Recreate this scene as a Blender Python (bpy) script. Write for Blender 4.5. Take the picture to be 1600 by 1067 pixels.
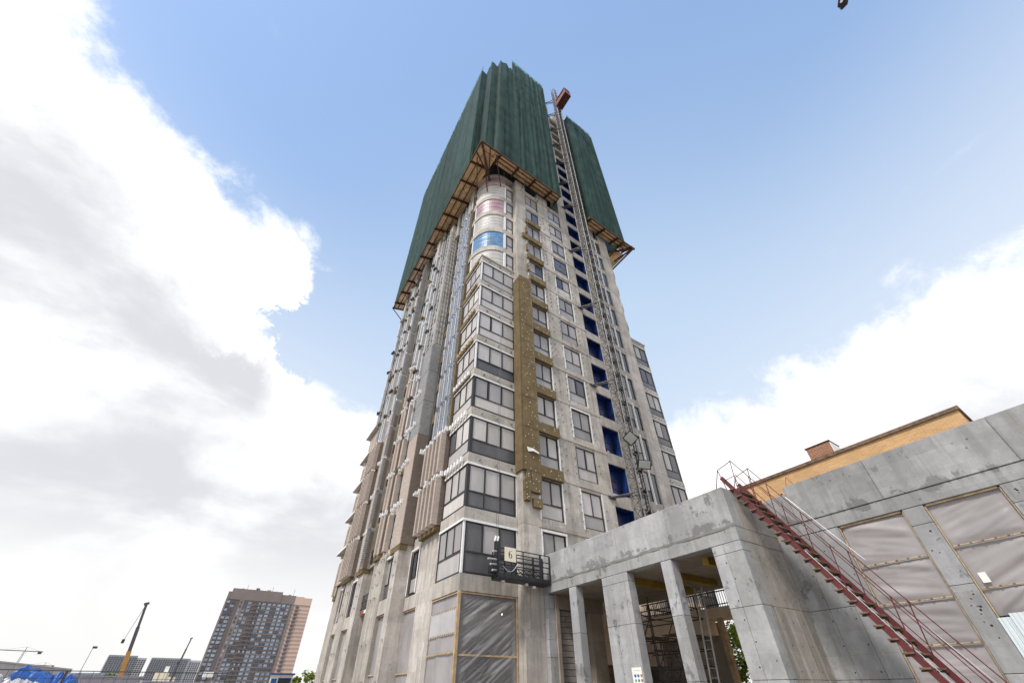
import bpy, bmesh, math, random
from mathutils import Vector, Matrix, noise as mnoise

random.seed(7)
rnd = random.Random(11)
for o in list(bpy.data.objects):
    bpy.data.objects.remove(o, do_unlink=True)
scene = bpy.context.scene
COL = scene.collection
R = math.radians

# ------------------------------------------------------------------ camera
yaw, pitch, roll = 0.58583974, 0.65023067, -0.00648809
cam_d = bpy.data.cameras.new('camera')
cam = bpy.data.objects.new('camera', cam_d)
COL.objects.link(cam)
dv = Vector((math.cos(pitch) * math.sin(yaw), math.cos(pitch) * math.cos(yaw), math.sin(pitch)))
rv = Vector((math.cos(yaw), -math.sin(yaw), 0))
uv = rv.cross(dv)
r2 = rv * math.cos(roll) + uv * math.sin(roll)
u2 = -rv * math.sin(roll) + uv * math.cos(roll)
mw = Matrix.Identity(4)
for i in range(3):
    mw[i][0], mw[i][1], mw[i][2] = r2[i], u2[i], -dv[i]
mw[2][3] = 1.6
cam.matrix_world = mw
cam_d.sensor_fit = 'HORIZONTAL'
cam_d.sensor_width = 36
cam_d.lens = 609.389 / 1600 * 36
cam_d.shift_y = 84.81 / 1600
cam_d.clip_start = 0.05
cam_d.clip_end = 6000
scene.camera = cam

# ------------------------------------------------------------------ sky
SUN_AZ, SUN_EL = R(-110), R(50)
world = bpy.data.worlds.new('World')
scene.world = world
world.use_nodes = True
nt = world.node_tree
nt.nodes.clear()


class NT:
    def __init__(self, tree):
        self.t = tree

    def n(self, typ, **kw):
        nd = self.t.nodes.new('ShaderNode' + typ)
        for k, v in kw.items():
            if k == 'inp':
                for kk, vv in v.items():
                    s = nd.inputs[kk]
                    if hasattr(vv, 'is_output') or isinstance(vv, bpy.types.NodeSocket):
                        self.t.links.new(vv, s)
                    else:
                        s.default_value = vv
            else:
                setattr(nd, k, v)
        return nd

    def math(self, op, a, b=0.0, c=0.0, clamp=False):
        nd = self.n('Math', operation=op, use_clamp=clamp)
        for i, v in enumerate((a, b, c)):
            if isinstance(v, bpy.types.NodeSocket):
                self.t.links.new(v, nd.inputs[i])
            else:
                nd.inputs[i].default_value = v
        return nd.outputs[0]

    def mix(self, f, a, b, blend='MIX'):
        nd = self.n('Mix', data_type='RGBA', blend_type=blend)
        for i, v in ((0, f), (6, a), (7, b)):
            if isinstance(v, bpy.types.NodeSocket):
                self.t.links.new(v, nd.inputs[i])
            else:
                nd.inputs[i].default_value = v if i == 0 else (tuple(v) + (1,) if len(v) == 3 else v)
        return nd.outputs[2]

    def ramp(self, f, lo, hi, a=0.0, b=1.0, smooth=True):
        nd = self.n('MapRange', interpolation_type='SMOOTHSTEP' if smooth else 'LINEAR')
        self.t.links.new(f, nd.inputs[0])
        for i, v in ((1, lo), (2, hi), (3, a), (4, b)):
            nd.inputs[i].default_value = v
        return nd.outputs[0]

    def noise(self, vec, scale, detail=4, rough=0.55, dist=0.0):
        nd = self.n('TexNoise')
        self.t.links.new(vec, nd.inputs['Vector'])
        nd.inputs['Scale'].default_value = scale
        nd.inputs['Detail'].default_value = detail
        nd.inputs['Roughness'].default_value = rough
        nd.inputs['Distortion'].default_value = dist
        return nd.outputs[0]

    def map(self, vec, scale=(1, 1, 1), loc=(0, 0, 0), rot=(0, 0, 0)):
        nd = self.n('Mapping')
        self.t.links.new(vec, nd.inputs[0])
        nd.inputs['Scale'].default_value = scale
        nd.inputs['Location'].default_value = loc
        nd.inputs['Rotation'].default_value = rot
        return nd.outputs[0]


W = NT(nt)
tc = W.n('TexCoord').outputs['Generated']
nrm = W.n('VectorMath', operation='NORMALIZE')
nt.links.new(tc, nrm.inputs[0])
dirv = nrm.outputs[0]
sep = W.n('SeparateXYZ')
nt.links.new(dirv, sep.inputs[0])
sky = W.n('TexSky', sky_type='NISHITA', sun_disc=False, sun_elevation=SUN_EL, sun_rotation=SUN_AZ,
          altitude=150, air_density=1.0, dust_density=1.2, ozone_density=1.6)
az = W.math('ARCTAN2', sep.outputs[0], sep.outputs[1])
el = W.math('ARCSINE', sep.outputs[2])
azn = W.math('ADD', W.math('DIVIDE', az, 2 * math.pi), 0.5)
fc = W.n('FloatCurve')
cv = fc.mapping.curves[0]
pts = [(-180, 36), (-120, 40), (-75, 47), (-48, 52), (-36, 54), (-20, 52), (-9, 51), (-5, 43), (2, 35), (12, 33), (35, 31),
       (60, 30), (75, 31), (90, 33), (105, 33), (140, 34), (180, 36)]
cv.points[0].location = ((pts[0][0] + 180) / 360, pts[0][1] / 90)
cv.points[1].location = (1.0, pts[-1][1] / 90)
for a, e in pts[1:-1]:
    cv.points.new((a + 180) / 360, e / 90)
fc.mapping.update()
nt.links.new(azn, fc.inputs['Value'])
topel = W.math('MULTIPLY', fc.outputs[0], 90.0)
eld = W.math('MULTIPLY', el, 180 / math.pi)
depth = W.math('SUBTRACT', topel, eld)          # degrees below the cloud tops
# a gap of blue under the overhanging left cloud
az_d = W.math('MULTIPLY', az, 180 / math.pi)
big = W.noise(dirv, 4.2, 9, 0.60, 0.25)
fine = W.noise(dirv, 12.0, 10, 0.70, 0.3)
wob = W.math('MULTIPLY', W.math('SUBTRACT', big, 0.5), 26.0)
wob2 = W.math('MULTIPLY', W.math('SUBTRACT', fine, 0.5), 22.0)
ga = W.math('ADD', W.math('ADD', az_d, 2.0), wob)
gb = W.math('SUBTRACT', W.math('SUBTRACT', W.math('ADD', eld, wob2), 41.0), W.math('MULTIPLY', W.math('ADD', az_d, 2.0), 0.30))
gx = W.math('DIVIDE', ga, 12.0)
gy = W.math('DIVIDE', gb, 4.6)
gap = W.math('EXPONENT', W.math('MULTIPLY', W.math('ADD', W.math('MULTIPLY', gx, gx), W.math('MULTIPLY', gy, gy)), -1.0))
depth = W.math('SUBTRACT', depth, W.math('MULTIPLY', gap, 17.0))
pert = W.math('ADD', W.math('MULTIPLY', W.math('SUBTRACT', big, 0.5), 19.0),
              W.math('MULTIPLY', W.math('SUBTRACT', fine, 0.5), 9.0))
val = W.math('ADD', depth, pert)
mask = W.ramp(val, -1.6, 3.2)
# thin loose wisps
wisp = W.ramp(W.noise(W.map(dirv, (1, 1, 2.2)), 5.0, 8, 0.62, 0.5), 0.60, 0.78, 0.0, 0.55)
wisp = W.math('MULTIPLY', wisp, W.ramp(depth, -14, -2))
mask = W.math('MAXIMUM', mask, wisp)
body = W.noise(W.map(dirv, (1, 1, 1.8), (3, 1, 7)), 2.6, 7, 0.55, 0.3)
shade = W.math('MULTIPLY', W.ramp(val, 3.0, 17.0), W.ramp(body, 0.33, 0.60))
low = W.ramp(eld, 3.0, 17.0)
shade = W.math('MULTIPLY', shade, W.math('ADD', W.math('MULTIPLY', low, 0.75), 0.25))
cloudcol = W.mix(shade, (0.94, 0.94, 0.94), (0.57, 0.58, 0.615))
cloudcol = W.mix(W.ramp(eld, 2.0, 20.0, 0.72, 0.0), cloudcol, (0.70, 0.695, 0.685))
skyc = W.mix(0.5, sky.outputs[0], (1.05, 1.73, 2.92))
hazy = W.mix(W.ramp(eld, 27, 60, 0.85, 0.0), skyc, (3.0, 3.2, 3.5))
vx = W.math('DIVIDE', W.math('SUBTRACT', az_d, 45.0), 55.0)
vy = W.math('DIVIDE', W.math('SUBTRACT', eld, 46.0), 22.0)
veil = W.math('EXPONENT', W.math('MULTIPLY', W.math('ADD', W.math('MULTIPLY', vx, vx), W.math('MULTIPLY', vy, vy)), -1.0))
hazy = W.mix(W.math('MULTIPLY', veil, 0.80), hazy, (2.05, 2.58, 3.25))
bg1 = W.n('Background', inp={0: hazy, 1: 0.132})
bg2 = W.n('Background', inp={0: cloudcol, 1: 0.60})
mx = W.n('MixShader', inp={0: mask, 1: bg1.outputs[0], 2: bg2.outputs[0]})
out = W.n('OutputWorld')
nt.links.new(mx.outputs[0], out.inputs[0])

sun_d = bpy.data.lights.new('sun', 'SUN')
sun_d.energy = 1.5
sun_d.angle = R(10)
sun_d.color = (1.0, 0.94, 0.86)
sun = bpy.data.objects.new('sun', sun_d)
COL.objects.link(sun)
sv = Vector((math.sin(SUN_AZ) * math.cos(SUN_EL), math.cos(SUN_AZ) * math.cos(SUN_EL), math.sin(SUN_EL)))
sun.rotation_euler = sv.to_track_quat('Z', 'Y').to_euler()
sun.location = (30, 30, 120)

vs = scene.view_settings
vs.view_transform = 'Standard'
vs.look = 'None'
vs.exposure = 1.14
vs.gamma = 1.0
vs.use_curve_mapping = False
scene.render.engine = 'CYCLES'
scene.cycles.max_bounces = 8
scene.cycles.transparent_max_bounces = 16


# ------------------------------------------------------------------ materials
def new_mat(name):
    m = bpy.data.materials.new(name)
    m.use_nodes = True
    t = m.node_tree
    t.nodes.clear()
    N = NT(t)
    o = N.n('OutputMaterial')
    p = N.n('BsdfPrincipled')
    t.links.new(p.outputs[0], o.inputs[0])
    pos = N.n('NewGeometry').outputs['Position']
    return m, N, p, o, pos


def setp(N, p, col=None, rough=None, metal=None, bump=None, bstr=0.3, bdist=0.02, spec=None):
    for k, v in (('Base Color', col), ('Roughness', rough), ('Metallic', metal), ('Specular IOR Level', spec)):
        if v is None:
            continue
        if isinstance(v, bpy.types.NodeSocket):
            N.t.links.new(v, p.inputs[k])
        else:
            p.inputs[k].default_value = (tuple(v) + (1,)) if k == 'Base Color' else v
    if bump is not None:
        b = N.n('Bump', inp={'Strength': bstr, 'Distance': bdist, 'Height': bump})
        N.t.links.new(b.outputs[0], p.inputs['Normal'])


def concrete(name, base, patch=0.25, pscale=0.8, streak=0.18, dark=0.55, bstr=0.25, joint=None):
    """cast concrete: cloudy mottling, run marks, rough patches, smears of cement, blow holes"""
    m, N, p, o, pos = new_mat(name)
    n1 = N.ramp(N.noise(pos, 0.5, 9, 0.68), 0.38, 0.62)
    n2 = N.noise(pos, 4.5, 9, 0.72)
    n3 = N.ramp(N.noise(N.map(pos, (1, 1, 1), (5, 5, 5)), 1.7, 8, 0.7, 0.4), 0.42, 0.60)
    st = N.ramp(N.noise(N.map(pos, (3.2, 3.2, 0.16)), 1.0, 8, 0.65), 0.47, 0.62)
    b = Vector(base)
    c = N.mix(n1, tuple(b * 0.82), tuple(b * 1.12))
    c = N.mix(N.math('MULTIPLY', n3, 0.35), c, tuple(b * 0.80))
    c = N.mix(N.math('MULTIPLY', N.ramp(n2, 0.42, 0.62), 0.30), c, tuple(b * 0.72))
    c = N.mix(N.math('MULTIPLY', st, streak), c, tuple(b * 0.55))
    sm = N.ramp(N.noise(N.map(pos, (1, 1, 0.6), (9, 4, 2)), 1.1, 9, 0.72, 0.5), 0.54, 0.63)
    c = N.mix(N.math('MULTIPLY', sm, 0.38), c, tuple(b * 1.32))
    sx = N.n('SeparateXYZ', inp={0: pos})
    cb = N.n('CombineXYZ', inp={0: N.math('ADD', sx.outputs[0], sx.outputs[1]), 1: sx.outputs[2], 2: 0.0})
    bt = N.n('TexBrick', inp={'Vector': cb.outputs[0], 'Scale': 1.0, 'Mortar Size': 0.004, 'Brick Width': 1.22, 'Row Height': 0.61,
                              'Color1': (0.86, 0.86, 0.86, 1), 'Color2': (1.08, 1.08, 1.08, 1), 'Mortar': (0.78, 0.78, 0.78, 1)})
    c = N.mix(0.75, c, bt.outputs[0], 'MULTIPLY')
    ru = N.ramp(N.noise(N.map(pos, (4.5, 4.5, 0.12), (1, 8, 3)), 1.0, 6, 0.6), 0.62, 0.70)
    c = N.mix(N.math('MULTIPLY', ru, 0.45), c, (0.22, 0.13, 0.07))
    pn = N.noise(N.map(pos, (1, 1, 0.8), (2, 7, 3)), pscale, 9, 0.74, 0.35)
    if joint is not None:
        z = N.n('SeparateXYZ', inp={0: pos}).outputs[2]
        q = N.math('DIVIDE', N.math('SUBTRACT', z, joint), 0.22)
        pn = N.math('ADD', pn, N.math('MULTIPLY', N.math('EXPONENT', N.math('MULTIPLY', N.math('MULTIPLY', q, q), -1.0)), 0.10))
    pm = N.ramp(pn, 0.575, 0.615)
    c = N.mix(N.math('MULTIPLY', pm, patch), c, tuple(b * dark))
    rn = N.ramp(N.n('ObjectInfo').outputs['Random'], 0, 1, 0.88, 1.10, False)
    rb = N.ramp(N.n('ObjectInfo').outputs['Random'], 0, 1, 0.85, 1.11, False)
    c = N.mix(1.0, c, N.n('CombineColor', inp={0: rn, 1: rn, 2: rb}).outputs[0], 'MULTIPLY')
    vor = N.n('TexVoronoi', inp={'Vector': pos, 'Scale': 3.6})
    pit = N.ramp(vor.outputs['Distance'], 0.07, 0.12, 1.0, 0.0)
    pit = N.math('MULTIPLY', pit, N.ramp(N.noise(pos, 1.3, 3), 0.50, 0.56))
    c = N.mix(N.math('MULTIPLY', pit, 0.75), c, tuple(b * 0.25))
    h = N.math('SUBTRACT', N.math('ADD', n2, N.math('MULTIPLY', pm, 0.5)), pit)
    setp(N, p, c, 0.86, bump=h, bstr=bstr, bdist=0.035, spec=0.3)
    return m


def plain(name, col, rough=0.6, metal=0.0, var=0.18, scale=2.0, bstr=0.0, spec=0.5, dirt=None):
    m, N, p, o, pos = new_mat(name)
    b = Vector(col)
    n = N.noise(pos, scale, 6, 0.65)
    c = N.mix(N.ramp(n, 0.3, 0.7), tuple(b * (1 - var)), tuple(b * (1 + var)))
    if dirt:
        d = N.ramp(N.noise(pos, 1.3, 8, 0.7), 0.52, 0.68)
        c = N.mix(N.math('MULTIPLY', d, dirt[1]), c, dirt[0])
    setp(N, p, c, rough, metal, bump=n if bstr else None, bstr=bstr, spec=spec)
    return m


def brickmat(name, c1, c2, mortar, bw=0.25, bh=0.075):
    m, N, p, o, pos = new_mat(name)
    s = N.n('SeparateXYZ', inp={0: pos})
    cb = N.n('CombineXYZ', inp={0: N.math('ADD', s.outputs[0], s.outputs[1]), 1: s.outputs[2], 2: 0.0})
    t = N.n('TexBrick', inp={'Vector': cb.outputs[0], 'Scale': 1.0, 'Mortar Size': 0.008, 'Mortar Smooth': 0.2,
                             'Brick Width': bw, 'Row Height': bh, 'Color1': tuple(c1) + (1,), 'Color2': tuple(c2) + (1,),
                             'Mortar': tuple(mortar) + (1,), 'Bias': 0.0})
    n = N.noise(pos, 0.6, 7, 0.7)
    c = N.mix(N.ramp(n, 0.35, 0.7, 0.0, 0.35), t.outputs[0], tuple(Vector(c1) * 0.62))
    setp(N, p, c, 0.9, bump=t.outputs[1], bstr=-0.4, bdist=0.01, spec=0.25)
    return m


M = {}
M['conc_tower'] = concrete('concrete_tower', (0.50, 0.465, 0.425), 0.45, 0.9, 0.55, 0.62)
M['conc_slab'] = concrete('concrete_slab_edge', (0.50, 0.465, 0.43), 0.30, 1.3, 0.35, 0.6)
M['conc_pod'] = concrete('concrete_podium', (0.385, 0.39, 0.40), 0.85, 0.85, 0.32, 0.46, 0.4, joint=6.2)
M['conc_side'] = concrete('concrete_side_wall', (0.36, 0.335, 0.305), 0.45, 0.7, 0.55, 0.6, 0.4)
M['conc_wing'] = concrete('concrete_wing', (0.35, 0.355, 0.365), 0.80, 0.8, 0.38, 0.50, 0.4, joint=6.4)
M['conc_dark'] = concrete('concrete_interior', (0.36, 0.315, 0.27), 0.3, 0.8, 0.3)
M['core'] = plain('dark_interior', (0.045, 0.042, 0.040), 0.9, var=0.4)
M['beige'] = plain('beige_plaster', (0.74, 0.60, 0.46), 0.85, var=0.10, scale=0.8)
M['frame'] = plain('window_frame_anthracite', (0.022, 0.022, 0.025), 0.45, var=0.2)
M['cap'] = plain('white_tape', (0.78, 0.78, 0.78), 0.6, var=0.08, scale=6)
M['rail_white'] = plain('aluminium_rail', (0.66, 0.67, 0.69), 0.38, 0.55, var=0.12)
M['rail_grey'] = plain('galvanised_rail', (0.42, 0.44, 0.46), 0.42, 0.6, var=0.2)
M['louvre'] = plain('grey_louvre', (0.40, 0.405, 0.41), 0.5, 0.15, var=0.12)
M['brick'] = brickmat('facade_brick_mix', (0.47, 0.39, 0.335), (0.37, 0.30, 0.255), (0.54, 0.49, 0.45))
M['brick_shaded'] = brickmat('facade_brick_shaded', (0.19, 0.145, 0.12), (0.13, 0.10, 0.085), (0.26, 0.225, 0.20))  # facade brick with the shade of side faces and gaps mixed into its colour
M['brick_old'] = brickmat('old_orange_brick', (0.52, 0.30, 0.13), (0.62, 0.38, 0.17), (0.62, 0.50, 0.36), 0.26, 0.085)
M['brick_red'] = brickmat('chimney_red_brick', (0.34, 0.15, 0.075), (0.24, 0.10, 0.055), (0.50, 0.42, 0.34), 0.26, 0.085)
M['wood'] = plain('raw_timber', (0.44, 0.32, 0.19), 0.75, var=0.25, scale=4, bstr=0.15)
M['deck'] = plain('canopy_plywood', (0.80, 0.54, 0.30), 0.75, var=0.28, scale=1.3, bstr=0.1)
M['batten'] = plain('pale_batten', (0.44, 0.34, 0.21), 0.8, var=0.3, scale=5)
M['wood_dark'] = plain('weathered_plank', (0.16, 0.105, 0.07), 0.85, var=0.4, scale=5, bstr=0.2)
M['rust'] = plain('rusty_steel', (0.085, 0.040, 0.026), 0.75, 0.2, var=0.4, scale=5)
M['red'] = plain('red_oxide_paint', (0.105, 0.014, 0.017), 0.6, var=0.25, scale=3, dirt=((0.07, 0.03, 0.025), 0.5))
M['red_cage'] = plain('red_hoist_paint', (0.20, 0.045, 0.03), 0.55, var=0.3, scale=3)
M['steel'] = plain('worn_scaffold_steel', (0.075, 0.070, 0.068), 0.55, 0.4, var=0.35, scale=6)
M['mast_steel'] = plain('mast_paint_grey', (0.17, 0.165, 0.16), 0.55, 0.3, var=0.35, scale=6)
M['steel_black'] = plain('black_steel', (0.025, 0.026, 0.03), 0.5, 0.2, var=0.3)
M['steel_pale'] = plain('galvanised_tube', (0.55, 0.55, 0.56), 0.4, 0.5, var=0.15)
M['blue'] = plain('blue_film', (0.006, 0.026, 0.135), 0.40, var=0.5, scale=1.5)
M['blue_light'] = plain('blue_door', (0.015, 0.065, 0.22), 0.35, var=0.5, scale=2.0)
M['maroon'] = plain('maroon_frame', (0.10, 0.02, 0.035), 0.5)
M['yellow'] = plain('yellow_formwork_beam', (0.30, 0.20, 0.03), 0.6, var=0.2)
M['white'] = plain('white_board', (0.80, 0.79, 0.76), 0.55, var=0.04)
M['cream'] = plain('cream_sign', (0.76, 0.70, 0.55), 0.55, var=0.04)
M['black'] = plain('black_paint', (0.012, 0.012, 0.013), 0.5)
M['lamp_glass'] = plain('floodlight_glass', (0.46, 0.49, 0.47), 0.25, var=0.05)
M['block'] = concrete('aerated_block', (0.36, 0.325, 0.31), 0.15, 1.5, 0.1)
M['mortar'] = plain('dark_joint', (0.05, 0.045, 0.045), 0.95)
M['wool_white'] = plain('white_foam', (0.75, 0.74, 0.70), 0.8, var=0.1)


def film(name, col, rough, var=0.10, spec=0.5, sc=0.9):
    m, N, p, o, pos = new_mat(name)
    b = Vector(col)
    n = N.noise(N.map(pos, (1.5, 1.5, 0.5)), sc, 6, 0.6, 0.6)
    c = N.mix(N.ramp(n, 0.3, 0.7), tuple(b * (1 - var)), tuple(b * (1 + var)))
    rn = N.ramp(N.n('ObjectInfo').outputs['Random'], 0, 1, 0.80, 1.16, False)
    c = N.mix(1.0, c, N.n('CombineColor', inp={0: rn, 1: rn, 2: rn}).outputs[0], 'MULTIPLY')
    w = N.noise(N.map(pos, (2.2, 2.2, 0.8)), 1.4, 3, 0.5, 1.0)
    setp(N, p, c, rough, bump=w, bstr=0.12, bdist=0.05, spec=spec)
    return m


M['film1'] = film('pane_film_pale', (0.46, 0.44, 0.43), 0.40)
M['film2'] = film('pane_film_grey', (0.31, 0.30, 0.30), 0.35)
M['film3'] = film('pane_film_white', (0.53, 0.51, 0.49), 0.6, spec=0.3)
M['glass_dark'] = film('pane_glass_dark', (0.085, 0.085, 0.095), 0.12, 0.2, 0.6)
M['panel_dark'] = film('panel_anthracite', (0.10, 0.10, 0.108), 0.30, 0.12)
M['film_blue'] = film('curved_glass_blue', (0.09, 0.21, 0.36), 0.12, 0.3, 0.7)
M['film_pink'] = film('curved_film_pink', (0.42, 0.27, 0.31), 0.40, 0.2)
M['blue'] = film('blue_film', (0.007, 0.028, 0.135), 0.35, 0.55, 0.5, 1.6)
M['foil'] = None


def foil():
    m, N, p, o, pos = new_mat('reflective_foil')
    n = N.noise(N.map(pos, (3, 3, 1.2)), 1.6, 5, 0.7, 1.2)
    c = N.mix(N.ramp(n, 0.35, 0.65), (0.20, 0.24, 0.31), (0.50, 0.53, 0.58))
    setp(N, p, c, 0.32, 0.55, bump=n, bstr=0.6, bdist=0.08)
    return m


M['foil'] = foil()


def wool():
    m, N, p, o, pos = new_mat('mineral_wool')
    n = N.noise(pos, 1.2, 8, 0.7)
    n2 = N.noise(pos, 9, 6, 0.75)
    c = N.mix(N.ramp(n, 0.3, 0.7), (0.140, 0.106, 0.058), (0.210, 0.162, 0.088))
    c = N.mix(N.math('MULTIPLY', N.ramp(n2, 0.5, 0.7), 0.5), c, (0.13, 0.09, 0.045))
    setp(N, p, c, 0.95, bump=n2, bstr=0.5, bdist=0.04, spec=0.1)
    return m


M['wool'] = wool()


def netmat(name, c1, c2, hole, trans):
    m, N, p, o, pos = new_mat(name)
    n = N.noise(N.map(pos, (1, 1, 0.35)), 0.9, 7, 0.65, 0.4)
    col = N.mix(N.ramp(n, 0.3, 0.7), c1, c2)
    rn = N.n('ObjectInfo').outputs['Random']
    col = N.mix(1.0, col, N.n('CombineColor', inp={0: N.ramp(rn, 0, 1, 0.72, 1.2, False), 1: N.ramp(rn, 0, 1, 0.76, 1.15, False), 2: N.ramp(rn, 0, 1, 0.76, 1.15, False)}).outputs[0], 'MULTIPLY')
    setp(N, p, col, 0.8, spec=0.2)
    tl = N.n('BsdfTranslucent', inp={0: col})
    tp = N.n('BsdfTransparent')
    a = N.n('MixShader', inp={0: trans, 1: p.outputs[0], 2: tl.outputs[0]})
    hn = N.ramp(N.noise(pos, 3.0, 5, 0.7), 0.3, 0.75, hole * 0.5, hole * 1.5)
    b = N.n('MixShader', inp={0: hn, 1: a.outputs[0], 2: tp.outputs[0]})
    N.t.links.new(b.outputs[0], o.inputs[0])
    return m


M['net'] = netmat('green_debris_net', (0.024, 0.058, 0.048), (0.046, 0.098, 0.084), 0.035, 0.28)
M['net_top'] = netmat('green_net_single_layer', (0.14, 0.38, 0.28), (0.22, 0.48, 0.37), 0.35, 0.6)


def sheet(name, tint, clear, rough=0.3):
    """polythene: partly see-through, partly milky, with sheen on the creases"""
    m, N, p, o, pos = new_mat(name)
    n = N.noise(pos, 0.8, 4, 0.5)
    col = N.mix(N.ramp(n, 0.35, 0.65), tuple(Vector(tint) * 0.90), tuple(Vector(tint) * 1.08))
    setp(N, p, col, rough, spec=0.6)
    tl = N.n('BsdfTranslucent', inp={0: col})
    a = N.n('MixShader', inp={0: 0.30, 1: p.outputs[0], 2: tl.outputs[0]})
    tp = N.n('BsdfTransparent')
    lw = N.n('LayerWeight', inp={0: 0.35})
    f = N.math('MULTIPLY', N.ramp(n, 0.35, 0.65, clear * 1.08, clear * 0.92), N.math('SUBTRACT', 1.0, N.math('MULTIPLY', lw.outputs['Facing'], 0.6)))
    b = N.n('MixShader', inp={0: f, 1: a.outputs[0], 2: tp.outputs[0]})
    N.t.links.new(b.outputs[0], o.inputs[0])
    return m


M['poly'] = sheet('polythene_clear', (0.52, 0.505, 0.51), 0.58, 0.24)
M['poly_band'] = sheet('polythene_band', (0.46, 0.45, 0.46), 0.66, 0.25)
M['poly_milky'] = sheet('polythene_milky', (0.53, 0.505, 0.515), 0.14, 0.38)
M['poly_white'] = sheet('polythene_white', (0.66, 0.65, 0.66), 0.08, 0.4)


def corr():
    m, N, p, o, pos = new_mat('white_profiled_sheet')
    n = N.noise(pos, 2, 5)
    setp(N, p, N.mix(n, (0.60, 0.68, 0.72), (0.72, 0.78, 0.80)), 0.4, 0.1)
    return m


M['corr'] = corr()


def leaf(name, a, b):
    m, N, p, o, pos = new_mat(name)
    c = N.mix(N.ramp(N.noise(pos, 1.3, 4), 0.35, 0.65), a, b)
    setp(N, p, c, 0.55, spec=0.3)
    tl = N.n('BsdfTranslucent', inp={0: N.mix(0.5, c, (0.28, 0.34, 0.02))})
    s = N.n('MixShader', inp={0: 0.5, 1: p.outputs[0], 2: tl.outputs[0]})
    N.t.links.new(s.outputs[0], o.inputs[0])
    return m


M['leaf'] = leaf('leaves', (0.10, 0.15, 0.018), (0.22, 0.27, 0.035))
M['bark'] = plain('bark', (0.09, 0.07, 0.05), 0.9, var=0.4, bstr=0.3)


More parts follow.
